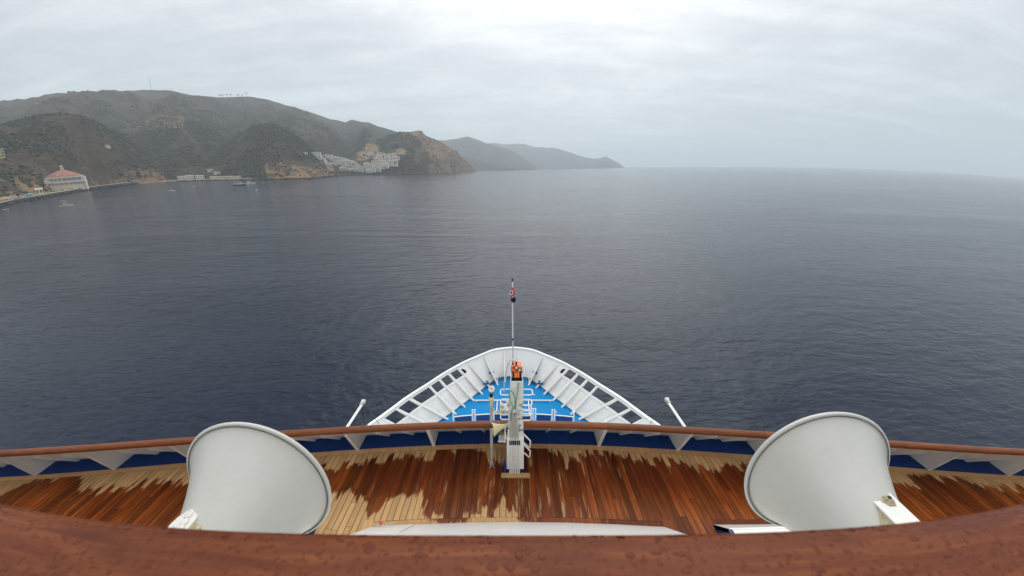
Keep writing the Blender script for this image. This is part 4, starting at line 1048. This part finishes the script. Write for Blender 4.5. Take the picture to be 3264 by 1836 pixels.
for a, b in zip(ed[:-1], ed[1:]):
    mb = MB(); n = 8; q = [lerp(a + .002, b - .002, k / n) for k in range(n + 1)]
    rings = []
    prof = [(-.075, -.045), (-.075, .015), (-.045, .048), (0, .058), (.045, .048), (.075, .015), (.075, -.045)]
    vs = [(x, arc_y(x, 46.345 + dr), RZ + .05 + dz) for x in q for dr, dz in prof]; m_ = len(prof)
    mb.add(vs, [(i * m_ + k, i * m_ + (k + 1) % m_, (i + 1) * m_ + (k + 1) % m_, (i + 1) * m_ + k) for i in range(n) for k in range(m_)], False)
    mb.add(vs[:m_], [tuple(range(m_))]); mb.add(vs[-m_:], [tuple(range(m_))])
    obj('teak_rail', mb, RAILW, fb)

# ---- two booms reaching forward outside the bulwark ------------------------
def boom(s, lab):
    xb, xe = (-5.36, -5.33) if s < 0 else (5.61, 5.60)
    yb, ye = 8.2, (10.36 if s < 0 else 10.47); z = 25.0
    T = thing('boom', lab, 'boom', (xb, yb, z), 'white booms outside the bulwark')
    mb = MB(); mb.tube([(xb, yb, z), (xe, ye - .1, z)], .046, 10); obj('pole', mb, WHITE, T)
    mb = MB(); mb.lathe([(.02, -.05), (.085, -.05), (.085, .05), (.02, .05)], 12, Matrix.Rotation(math.pi / 2, 3, 'Y'), (xe + .0, ye, z + .02)); hb = obj('head_block', mb, WHITE_OLD, T)
    mb = MB(); mb.box((xe, ye - .12, z + .02), (.10, .14, .10)); obj('collar', mb, GREYP, T)
    mb = MB(); mb.tube([(xe, ye + .03, z - .08), (xe - s * .02, ye - .1, z - 6)], .012, 5); obj('hanging_wire', mb, SEAL, T)
    mb = MB(); mb.tube([(xe, ye, z), (xe - s * 1.2, ye - .9, z - .9)], .008, 4); obj('guy_wire', mb, SEAL, T)
boom(-1, 'white boom with sheave head left of the blue bow'); boom(1, 'white boom with sheave head right of the blue bow')

# ---- foremast with pipes and rungs -----------------------------------------
fm = thing('foremast', 'white stubby mast with six pipes and side rungs in the middle of the deck', 'mast', (.07, 6.2, ZD))
def hx(x0, x1, y0, y1, z0, X0_, X1_, Y0_, Y1_, z1): 
    return MB().hexa([(x0, y0, z0), (x1, y0, z0), (x1, y1, z0), (x0, y1, z0)], [(X0_, Y0_, z1), (X1_, Y0_, z1), (X1_, Y1_, z1), (X0_, Y1_, z1)])
obj('base_block', hx(-.13, .28, 6.08, 6.48, ZD, -.13, .28, 6.08, 6.48, ZD + .13), NAVY, fm)
mb = MB(); mb.box2((-.24, 5.90, ZD + .004), (.40, 6.02, ZD + .03)); obj('step_plate', mb, TEAK_DRY, fm)
obj('lower_column', hx(-.12, .265, 6.04, 6.46, ZD + .12, -.115, .26, 6.05, 6.44, ZD + .985), WHITE, fm)
obj('upper_column', hx(-.10, .25, 6.065, 6.42, ZD + .985, -.03, .235, 6.08, 6.36, ZD + 2.36), GREYM, fm)
mb = MB(); mb.box2((-.02, 6.07, ZD + 2.36), (.225, 6.34, ZD + 2.40)); obj('top_plate', mb, WHITE, fm)
pipes = [-.045, -.002, .038, .078, .122, .163]
for i, x in enumerate(pipes):
    mb = MB(); mb.tube([(x, 6.015, ZD - .0), (x, 6.02, ZD + .6), (x, 6.035, ZD + .80)], .0155, 8); obj('pipe', mb, WHITE, fm)
    mb = MB(); mb.box2((x - .014, 6.028, ZD + .775), (x + .014, 6.05, ZD + .905)); obj('pipe_slot', mb, BLACK, fm)
    if i in (0, 1, 2, 3, 4):
        top = ZD + (1.62, 1.7, 1.55, 1.62, 1.34)[i]; mb = MB(); mb.tube([(x + .01, 6.05, ZD + .93), (x + .012, 6.055, top)], .013, 8); obj('pipe', mb, GREYP, fm)
    mb = MB(); mb.box((x, 6.02, ZD + .33), (.045, .02, .02)); obj('pipe_clamp', mb, WHITE, fm)
def u_step(x0, x1, z, y0=6.12, y1=6.31):
    mb = MB(); s = 1 if x1 > x0 else -1
    mb.tube([(x0, y0, z), (x1 - s * .03, y0, z), (x1, y0 + .03, z), (x1, y1 - .03, z), (x1 - s * .03, y1, z), (x0, y1, z)], .0125, 6); obj('rung', mb, WHITE, fm)
for z, xr in ((28.42, .44), (28.16, .43), (28.02, .42), (27.90, .42), (27.78, .42)): u_step(.22, xr, z)
for z, xl in ((28.42, -.25), (28.17, -.25), (28.04, -.25), (27.92, -.25), (27.80, -.25)): u_step(-.06, xl, z)
for z0 in (0, -.27):
    mb = MB(); mb.tube([(.25, 6.1, 27.44 + z0), (.39, 6.1, 27.27 + z0), (.41, 6.1, 27.24 + z0), (.40, 6.1, 27.07 + z0), (.39, 6.1, 27.06 + z0), (.25, 6.1, 27.21 + z0)], .017, 6); obj('grab_handle', mb, WHITE, fm)
mb = MB(); mb.tube([(-.13, 6.1, 27.3), (-.155, 6.1, 27.55), (-.13, 6.1, 27.68)], .012, 6); mb.tube([(-.155, 6.1, 27.2), (-.155, 6.1, 27.5)], .014, 6); obj('cable_conduit', mb, WHITE, fm)
mb = MB(); mb.box2((-.30, 6.15, ZD + .75), (-.15, 6.28, ZD + .95)); jb = obj('junction_box', mb, GREYP, fm)
mb = MB(); mb.tube([(-.32, 6.14, ZD + .80), (-.13, 6.14, ZD + .80)], .01, 6); obj('bracket_arm', mb, WHITE, jb)
mb = MB(); mb.tube([(-.16, 6.02, ZD + .08), (-.16, 6.02, ZD + .34), (-.17, 6.0, ZD + .42)], [.025, .022, .01], 8); obj('valve', mb, NAVY, fm)
rs = random.Random(3)
for k in range(46):                  # bolts and cable ends on the column face
    x = rs.uniform(.04, .235) if k < 30 else rs.choice((.235, .24, -.07)); z = rs.uniform(27.55, 28.25); yy = 6.065 + .013 * (z - 27.38)
    mb = MB(); mb.box((x, yy - .008, z), (rs.uniform(.013, .024), .02, rs.uniform(.013, .026))); obj('bolt', mb, SEAL if rs.random() < .75 else STEEL, fm)
for cx, cz, r in ((.15, 28.06, .05), (.12, 27.98, .06), (.17, 27.86, .05), (.2, 27.56, .03)):
    mb = MB(); mb.tube([(cx + r * math.cos(a), 6.055, cz + .4 * r * math.sin(a)) for a in [k * math.pi * 1.6 / 8 for k in range(9)]], .006, 5); obj('cable', mb, GREYP, fm)
mb = MB(); mb.tube([(-.17, 6.2, 28.45), (-.165, 6.2, 28.70), (-.11, 6.2, 29.02), (-.06, 6.2, 29.17), (.0, 6.2, 29.22), (.06, 6.2, 29.21), (.10, 6.2, 29.15), (.11, 6.2, 28.75)], .013, 7); obj('bent_pipe', mb, STEEL, fm)
for cx, cz, r in ((.12, 28.62, .025), (.01, 28.44, .02)):
    mb = MB(); mb.lathe([(r * .6, 0), (r, 0), (r, .02), (r * .6, .02)], 12, Matrix.Rotation(math.pi / 2, 3, 'X'), (cx, 6.06, cz)); obj('cover_plate', mb, WHITE_OLD, fm)

# orange signal unit on top of the mast
T = thing('signal_unit', 'orange and black boxed signal unit on top of the white mast', 'signal light', (.1, 6.2, ZD + 2.4))
mb = MB(); mb.box2((-.015, 6.06, 28.80), (.215, 6.32, 28.88)); obj('base', mb, BLACK, T)
obj('casing', hx(.045, .155, 6.075, 6.3, 28.88, .045, .155, 6.12, 6.3, 29.02), ORANGE, T)
mb = MB(); mb.box2((.045, 6.062, 28.875), (.155, 6.09, 28.985)); obj('front_panel', mb, ORANGE, T)
obj('head', hx(.0, .2, 6.10, 6.31, 29.0, .0, .2, 6.12, 6.31, 29.10), ORANGE, T)
for x in (-.005, .205):
    mb = MB(); mb.box2((x - .012, 6.065, 28.84), (x + .012, 6.10, 28.98)); obj('side_bar', mb, GREYP, T)
    mb = MB(); mb.box2((x - .018 if x > .1 else x - .01, 6.09, 28.85), (x + .01 if x > .1 else x + .018, 6.29, 29.0)); obj('side_frame', mb, BLACK, T)
for x, z, r, m in ((.045, 29.075, .022, FLAGM_R), (.095, 29.085, .03, BOATW), (.10, 29.035, .02, BLACK), (.155, 29.035, .027, BOATW)):
    mb = MB(); mb.lathe([(r, 0), (r, .03), (r * .75, .045)], 12, Matrix.Rotation(math.pi / 2, 3, 'X'), (x, 6.125, z)); lm = obj('lamp', mb, m, T)
    mb = MB(); mb.lathe([(r * 1.05, 0), (r * 1.4, 0), (r * 1.4, .02), (r * 1.05, .02)], 12, Matrix.Rotation(math.pi / 2, 3, 'X'), (x, 6.125, z), caps=False); obj('bezel', mb, BLACK, lm)
mb = MB(); mb.tube([(.02, 6.2, 29.1), (.02, 6.2, 29.18)], [.02, .008], 8); mb.tube([(.09, 6.2, 29.1), (.09, 6.2, 29.17)], .02, 8); obj('fitting', mb, BLACK, T)

# green hose
hp = [(.135, 6.05, 28.75), (.125, 6.02, 28.6), (.095, 6.0, 28.42), (.08, 6.0, 28.3), (.075, 6.0, 28.2), (.055, 6.0, 28.15), (.02, 6.0, 28.2), (-.03, 6.0, 28.33), (-.055, 6.0, 28.48), (-.05, 6.0, 28.60), (-.02, 6.0, 28.615), (.03, 6.0, 28.55), (.065, 6.0, 28.42), (.07, 6.0, 28.28), (.05, 6.0, 28.19), (.02, 6.0, 28.18), (-.01, 6.0, 28.12), (-.02, 6.0, 27.95), (-.02, 6.03, 27.85)]
mb = MB(); mb.tube(hp, .0105, 7); o = obj('green_hose', mb, GREEN, None, (.05, 6.0, 27.85)); tag(o, 'thin green hose looped on the upper face of the white mast', 'hose')
# cream loudhailer horn on the left of the mast
hc = Vector((-.16, 6.16, 27.60)); hd = Vector((-.27, -.09, -.02)).normalized(); M = hd.to_track_quat('Z', 'Y').to_matrix()
T = thing('loudspeaker_horn', 'cream horn loudspeaker pointing left from the white mast', 'loudspeaker', hc)
mb = MB(); mb.lathe([(.03, -.02), (.045, .02), (.06, .08), (.085, .16), (.135, .25), (.150, .275), (.142, .275), (.08, .17), (.04, .06), (.001, .05)], 20, M, hc, caps=False); obj('bell', mb, CREAM, T)
mb = MB(); mb.lathe([(.04, -.10), (.045, -.02)], 14, M, hc); obj('driver', mb, RUSTY, T)
mb = MB(); mb.tube([hc + Vector((.02, 0, 0)), hc + Vector((.12, .02, .0))], .02, 6); obj('bracket', mb, GREYP, T)
# grey post with lamps to the left of the mast
T = thing('light_post', 'thin grey post with cream lamp standing left of the white mast', 'light post', (-.47, 6.24, ZD))
mb = MB(); mb.tube([(-.47, 6.24, ZD), (-.465, 6.24, ZD + .55), (-.455, 6.24, ZD + 1.68)], [.020, .036, .036], 10); obj('post', mb, GREYP, T)
mb = MB(); mb.tube([(-.458, 6.24, ZD + 1.15), (-.458, 6.24, ZD + 1.20)], .05, 10); obj('collar', mb, WHITE, T)
mb = MB(); mb.box((-.45, 6.24, ZD + 1.93), (.07, .07, .07)); obj('clamp', mb, BLACK, T)
mb = MB(); mb.sphere((-.45, 6.24, ZD + 1.84), .058, 14, 10); lm = obj('lamp_globe', mb, CREAM, T)
mb = MB(); mb.tube([(-.45, 6.24, ZD + 1.70), (-.45, 6.24, ZD + 1.80)], .035, 8); obj('lamp_holder', mb, CREAM, T)
mb = MB(); mb.tube([(-.445, 6.24, ZD + 1.95), (-.44, 6.24, ZD + 2.08)], .012, 6); obj('stem', mb, STEEL, T)
mb = MB(); mb.lathe([(.068, -.012), (.068, .012)], 18, Matrix.Rotation(R_(58), 3, 'X'), (-.44, 6.22, ZD + 2.10)); dc = obj('disc', mb, WHITE_OLD, T)
mb = MB(); mb.tube([(-.425, 6.2, ZD + 2.0), (-.425, 6.2, ZD + 2.12)], .006, 5); mb.box((-.465, 6.2, ZD + 2.12), (.012, .012, .012)); mb.box((-.455, 6.2, ZD + 2.06), (.012, .012, .012)); obj('disc_bolt', mb, BLACK, dc)
for dx, dy in ((-.06, .04), (.07, .05), (.05, -.06), (-.04, -.07)):
    mb = MB(); mb.tube([(-.47 + dx, 6.24 + dy, ZD + .003), (-.47, 6.24, ZD + .18)], .010, 5); obj('foot_brace', mb, STEEL, T)
# arm with fittings between post and mast
T = thing('lamp_arm', 'rusty pipe arm with fittings joining the grey post to the white mast', 'arm', (-.45, 6.2, 28.05))
mb = MB(); mb.tube([(-.45, 6.2, 28.10), (-.40, 6.18, 28.0), (-.33, 6.17, 27.95), (-.12, 6.16, 27.93)], .018, 8); obj('arm_pipe', mb, GREYP, T)
for i, x in enumerate((-.36, -.30, -.25, -.21, -.16)):
    mb = MB(); mb.lathe([(.02, -.02), (.034, -.012), (.034, .014), (.018, .022)], 10, Matrix.Rotation(math.pi / 2, 3, 'Y'), (x, 6.165, 27.95)); obj('flange', mb, RUSTY if i % 2 else CREAM, T)
T = thing('deck_lamp', 'round cream lamp on a short stalk beside the left rungs of the mast', 'lamp', (-.23, 6.2, 28.0))
mb = MB(); mb.sphere((-.23, 6.2, 28.12), .045, 12, 8); obj('globe', mb, CREAM, T)
mb = MB(); mb.tube([(-.225, 6.2, 27.96), (-.23, 6.2, 28.09)], [.02, .03], 8); obj('stalk', mb, CREAM, T)
T = thing('searchlight', 'white round searchlight on the upper left of the mast', 'searchlight', (-.12, 6.15, 28.05))
mb = MB(); mb.lathe([(.06, 0), (.075, .04), (.075, .10), (.05, .14)], 16, Matrix.Rotation(R_(75), 3, 'X'), (-.11, 6.18, 28.10)); obj('housing', mb, WHITE_OLD, T)
mb = MB(); mb.lathe([(.04, 0), (.05, .04), (.03, .08)], 12, Matrix.Rotation(R_(20), 3, 'X'), (-.09, 6.13, 28.23)); obj('cover', mb, WHITE_OLD, T)
mb = MB(); mb.tube([(-.17, 6.14, 28.03), (-.11, 6.14, 28.13), (-.04, 6.14, 28.03)], .012, 6); obj('yoke', mb, STEEL, T)

# ---- jackstaff, flag and ball at the stem ------------------------------------
JX, JY = .05, 22.3
T = thing('jackstaff', 'thin silver flagstaff standing at the tip of the bow', 'flagstaff', (JX, JY, ZB))
mb = MB(); mb.tube([(JX + .02, JY - .1, ZB), (JX + .01, JY, 21.0)], .045, 8); obj('lower_tube', mb, STEEL, T)
mb = MB(); mb.tube([(JX + .005, JY, 21.15), (JX - .02, JY, 25.66)], .042, 8); obj('upper_tube', mb, WHITE_OLD, T)
mb = MB(); mb.lathe([(.05, 21.0), (.075, 21.02), (.05, 21.08), (.075, 21.14), (.05, 21.16)], 10, None, (JX, JY, 0)); obj('joint', mb, BLACK, T)
mb = MB(); mb.lathe([(.07, 25.66), (.07, 25.7), (.04, 25.74), (.07, 25.78), (.07, 25.84)], 10, None, (JX - .02, JY, 0)); obj('truck', mb, BLACK, T)
mb = MB(); mb.tube([(JX + .07, JY, 18.7), (JX + .04, JY, 25.6)], .008, 4); obj('halyard', mb, STEEL, T)
mb = MB(); mb.box((JX, JY - .05, ZB + .8), (.16, .12, .3)); mb.tube([(JX - .06, JY - .1, ZB + .95), (JX + .05, JY - .1, ZB + 1.3)], .03, 6); obj('clamp', mb, RUSTY, T)
# flag: limp cloth, red with a white ring and a blue disc
fy = JY - .09
fc = [(-.03, 25.23), (.05, 25.18), (.17, 24.97), (.25, 24.72), (.13, 24.58), (.02, 24.47), (-.07, 24.44), (-.13, 24.52), (-.19, 24.70), (-.15, 24.93), (-.09, 25.1)]
T = thing('flag', 'red house flag with white ring and blue disc hanging on the flagstaff', 'flag', (JX, fy, 24.85))
def cloth_y(x, z, off=0): return fy - .05 * math.sin(9 * x + 2.2 * z) - off
mb = MB(); ctr = (.02, 24.83); pts = [Vector((x, cloth_y(x, z), z)) for x, z in fc]; c = Vector((ctr[0], cloth_y(*ctr) - .03, ctr[1]))
mb.add([c] + pts + [c + Vector((0, .012, 0))] + [p + Vector((0, .012, 0)) for p in pts], [(0, 1 + k, 1 + (k + 1) % len(pts)) for k in range(len(pts))] + [(12, 13 + (k + 1) % len(pts), 13 + k) for k in range(len(pts))])
obj('cloth', mb, FLAGM_R, T)
def oval(cx, cz, a, b, rot, off, n=18):
    return [Vector((cx + a * math.cos(q) * math.cos(rot) - b * math.sin(q) * math.sin(rot), 0, cz + a * math.cos(q) * math.sin(rot) + b * math.sin(q) * math.cos(rot))) + Vector((0, fy - .095 - off, 0)) for q in [2 * math.pi * k / n for k in range(n)]]
mb = MB(); mb.prism(oval(-.045, 24.84, .125, .20, -.25, 0), (0, .004, 0)); obj('ring', mb, FLAGM_W, T)
mb = MB(); mb.prism(oval(-.045, 24.845, .085, .145, -.25, .006), (0, .004, 0)); obj('disc', mb, FLAGM_B, T)
o = MB(); o.sphere((.10, JY + .06, 24.21), .2, 18, 12, (.95, .95, 1.2)); b = obj('anchor_ball', o, BLACK, None, (.10, JY + .06, 24.21)); tag(b, 'black anchor ball hung just under the red flag', 'ball')

# ---- two big trumpet horns --------------------------------------------------
def big_horn(C, ax, lab, side):
    """ax: direction of the mouth; the throat trails back and down"""
    T = thing('ship_horn', lab, 'horn', C)
    R0 = .508; n = 56
    mouth = Vector(ax).normalized(); ux = mouth.cross(Vector((0, 0, 1))).normalized(); uz = ux.cross(mouth)
    rings = []; ds = [0, .004, .012, .022, .035, .05, .07, .095, .125, .16, .20, .25, .31, .38, .46, .56, .68, .82, 1.0, 1.2, 1.42]
    for d in ds:
        r = max(R0 * (.04 + .96 * math.exp(-(d / .716) ** .852)), .075)
        c = C + Vector((-.039 * d * side * -1, -d, -.244 * d))
        rings.append([c + r * (math.cos(2 * math.pi * k / n) * ux + math.sin(2 * math.pi * k / n) * uz) for k in range(n)])
    mb = MB(); vs = [p for r in rings for p in r]
    mb.add(vs, [(i * n + k, i * n + (k + 1) % n, (i + 1) * n + (k + 1) % n, (i + 1) * n + k) for i in range(len(rings) - 1) for k in range(n)], True)
    bell = obj('bell', mb, HORN, T); md = bell.modifiers.new('thick', 'SOLIDIFY'); md.thickness = .008; md.offset = -1
    mb = MB(); mb.tube([C + (R0 + .004) * (math.cos(2 * math.pi * k / n) * ux + math.sin(2 * math.pi * k / n) * uz) for k in range(n + 1)], .013, 8, False); obj('rim', mb, HORN, T)
    mb = MB(); mb.tube([C + Vector((0, -.017, 0)) + (R0 - .0055) * (math.cos(2 * math.pi * k / n) * ux + math.sin(2 * math.pi * k / n) * uz) for k in range(n + 1)], .0026, 6, False); obj('rim_seal', mb, SEAL, T)
    # drain/driver bracket to the deckhouse front
    e = C + Vector((0, -1.42, -.3465)); mb = MB(); mb.tube([e + Vector((0, .06, 0)), Vector((e.x, .43, e.z - .02))], .09, 12); obj('driver', mb, WHITE_OLD, T)
    mb = MB(); mb.box((e.x, .46, e.z), (.34, .06, .34)); obj('wall_plate', mb, WHITE_OLD, T)
    mb = MB(); mb.tube([e + Vector((0, .1, -.08)), (e.x, .45, e.z - .5)], .03, 8); obj('stay', mb, WHITE_OLD, T)
    return T
CL = Vector((-1.776, 1.822, 30.899)); CRt = Vector((2.202, 1.883, 30.915))
hl = big_horn(CL, (.05, 1, -.025), 'big white trumpet horn left of the mast, with a lumpy rounded mount', -1)
hr = big_horn(CRt, (.03, 1, -.045), 'big white trumpet horn right of the mast, with a flat square-ended bracket', 1)
# right: flat bracket plate with nut
zp = 31.10
mb = MB(); mb.box2((2.194, 1.27, zp - .012), (2.358, 1.557, zp)); pl = obj('bracket_plate', mb, WHITE, hr)
mb = MB(); mb.lathe([(.046, 0), (.041, .006), (.034, .010), (.030, .014), (.022, .024), (.012, .026)], 6, None, (2.288, 1.487, zp), smooth=False); obj('nut', mb, RUSTY, pl)
mb = MB(); mb.tube([(2.288, 1.487, zp), (2.288, 1.487, zp + .036)], .010, 8); obj('stud', mb, SEAL, pl)
mb = MB(); mb.hexa([(2.12, 1.29, 30.97), (2.30, 1.29, 30.97), (2.30, 1.50, 30.97), (2.12, 1.50, 30.97)], [(2.20, 1.28, zp - .012), (2.34, 1.28, zp - .012), (2.34, 1.51, zp - .012), (2.20, 1.51, zp - .012)]); obj('bracket_block', mb, RUSTY, hr)
mb = MB(); mb.box2((2.23, .44, zp - .06), (2.32, 1.30, zp - .014)); obj('support_arm', mb, WHITE_OLD, hr)
# left: rounded weathered plate
zp = 31.085
poly = [(-1.953, 1.32), (-1.955, 1.37), (-1.948, 1.415), (-1.93, 1.452), (-1.905, 1.475), (-1.872, 1.475), (-1.845, 1.455), (-1.832, 1.415), (-1.830, 1.33), (-1.838, 1.24), (-1.945, 1.24)]
mb = MB(); mb.prism([(x, y, zp - .02) for x, y in poly], (0, 0, .02)); pl = obj('bracket_plate', mb, WHITE_OLD, hl)
rs = random.Random(9)
mb = MB()
for k in range(7):
    mb.sphere((-1.892 + rs.uniform(-.028, .028), 1.385 + rs.uniform(-.05, .05), zp + .002), rs.uniform(.014, .028), 8, 6, (1, 1.2, .5))
stuff(obj('sealant', mb, WHITE_OLD, pl))
mb = MB(); mb.hexa([(-1.86, 1.24, 30.95), (-1.70, 1.24, 30.95), (-1.70, 1.43, 30.95), (-1.86, 1.43, 30.95)], [(-1.94, 1.24, zp - .02), (-1.785, 1.24, zp - .02), (-1.785, 1.45, zp - .02), (-1.94, 1.45, zp - .02)]); obj('bracket_block', mb, RUSTY, hl)
mb = MB(); mb.box2((-1.93, .44, zp - .07), (-1.85, 1.26, zp - .022)); obj('support_arm', mb, WHITE_OLD, hl)

# ---- near handrail with rain drops --------------------------------------------
hrn = thing('handrail', 'wet varnished teak handrail across the bottom, nearest the viewer', 'handrail', (0, .14, CAM_Z - .45))
ZR = CAM_Z - .35
prof = [(-.05, -.05), (-.05, -.012), (-.035, -.003), (0, 0.0015), (.08, .003), (.15, .0025), (.195, .0015), (.218, -.001), (.235, -.006), (.245, -.014), (.250, -.026), (.250, -.05)]
prof = [(y + .0108, z) for y, z in prof]
def rail_z(y): return ZR + float(np.interp(y, [p[0] for p in prof[2:11]], [p[1] for p in prof[2:11]]))
xs3 = [-4.2, -1.9, 1.9, 4.2]
for a, b in zip(xs3[:-1], xs3[1:]):
    mb = MB(); n = 10; q = [lerp(a, b, k / n) for k in range(n + 1)]; m_ = len(prof)
    vs = [(x, y, ZR + z) for x in q for y, z in prof]
    mb.add(vs, [(i * m_ + k, i * m_ + (k + 1) % m_, (i + 1) * m_ + (k + 1) % m_, (i + 1) * m_ + k) for i in range(n) for k in range(m_)], True)
    mb.add(vs[:m_], [tuple(range(m_))]); mb.add(vs[-m_:], [tuple(range(m_))]); obj('rail', mb, NEARW, hrn)
for x in (-2.4, -.8, .8, 2.4):
    mb = MB(); mb.tube([(x, .10, CAM_Z - 1.5), (x, .10, ZR - .05)], .03, 10); obj('post', mb, WHITE, hrn)
mb = MB(); mb.box2((-3.2, .085, CAM_Z - 1.45), (3.2, .115, ZR - .06)); obj('screen_panel', mb, WHITE, hrn)
mb = MB(); mb.box2((-13.3, -6, CAM_Z - 1.62), (13.5, .42, CAM_Z - 1.5)); structure(obj('upper_deck', mb, TEAK_DARK))
rs = random.Random(21); mb = MB()
for k in range(4600):
    x = rs.uniform(-1.5, 1.5) if k % 3 else rs.uniform(-.7, .7); y = rs.uniform(.13, .259); big = rs.random()
    r = rs.uniform(.0009, .0022) if big < .70 else (rs.uniform(.002, .0034) if big < .96 else rs.uniform(.0034, .0052))
    e = rs.uniform(.75, 1.5); z = rail_z(y); nseg = 12
    sl = (rail_z(y + .004) - rail_z(y - .004)) / .008
    wob = [1 + .16 * math.sin(2 * 2 * math.pi * q / nseg + big * 40) + rs.uniform(-.05, .05) for q in range(nseg)]
    vs = []
    for rr_, hh in ((1.0, -.03), (.82, .06), (.45, .10)):
        for q in range(nseg):
            a = 2 * math.pi * q / nseg; dx = r * e * rr_ * wob[q] * math.cos(a); dy = r / e * rr_ * wob[q] * math.sin(a)
            vs.append((x + dx, y + dy, z + dy * sl + hh * r))
    vs.append((x, y, z + .115 * r))
    fs = [(i * nseg + q, i * nseg + (q + 1) % nseg, (i + 1) * nseg + (q + 1) % nseg, (i + 1) * nseg + q) for i in range(2) for q in range(nseg)] + [(2 * nseg + q, 2 * nseg + (q + 1) % nseg, 3 * nseg) for q in range(nseg)]
    fs.append(tuple(range(nseg - 1, -1, -1)))
    mb.add(vs, fs, True)
stuff(obj('rain_drops', mb, DROP))
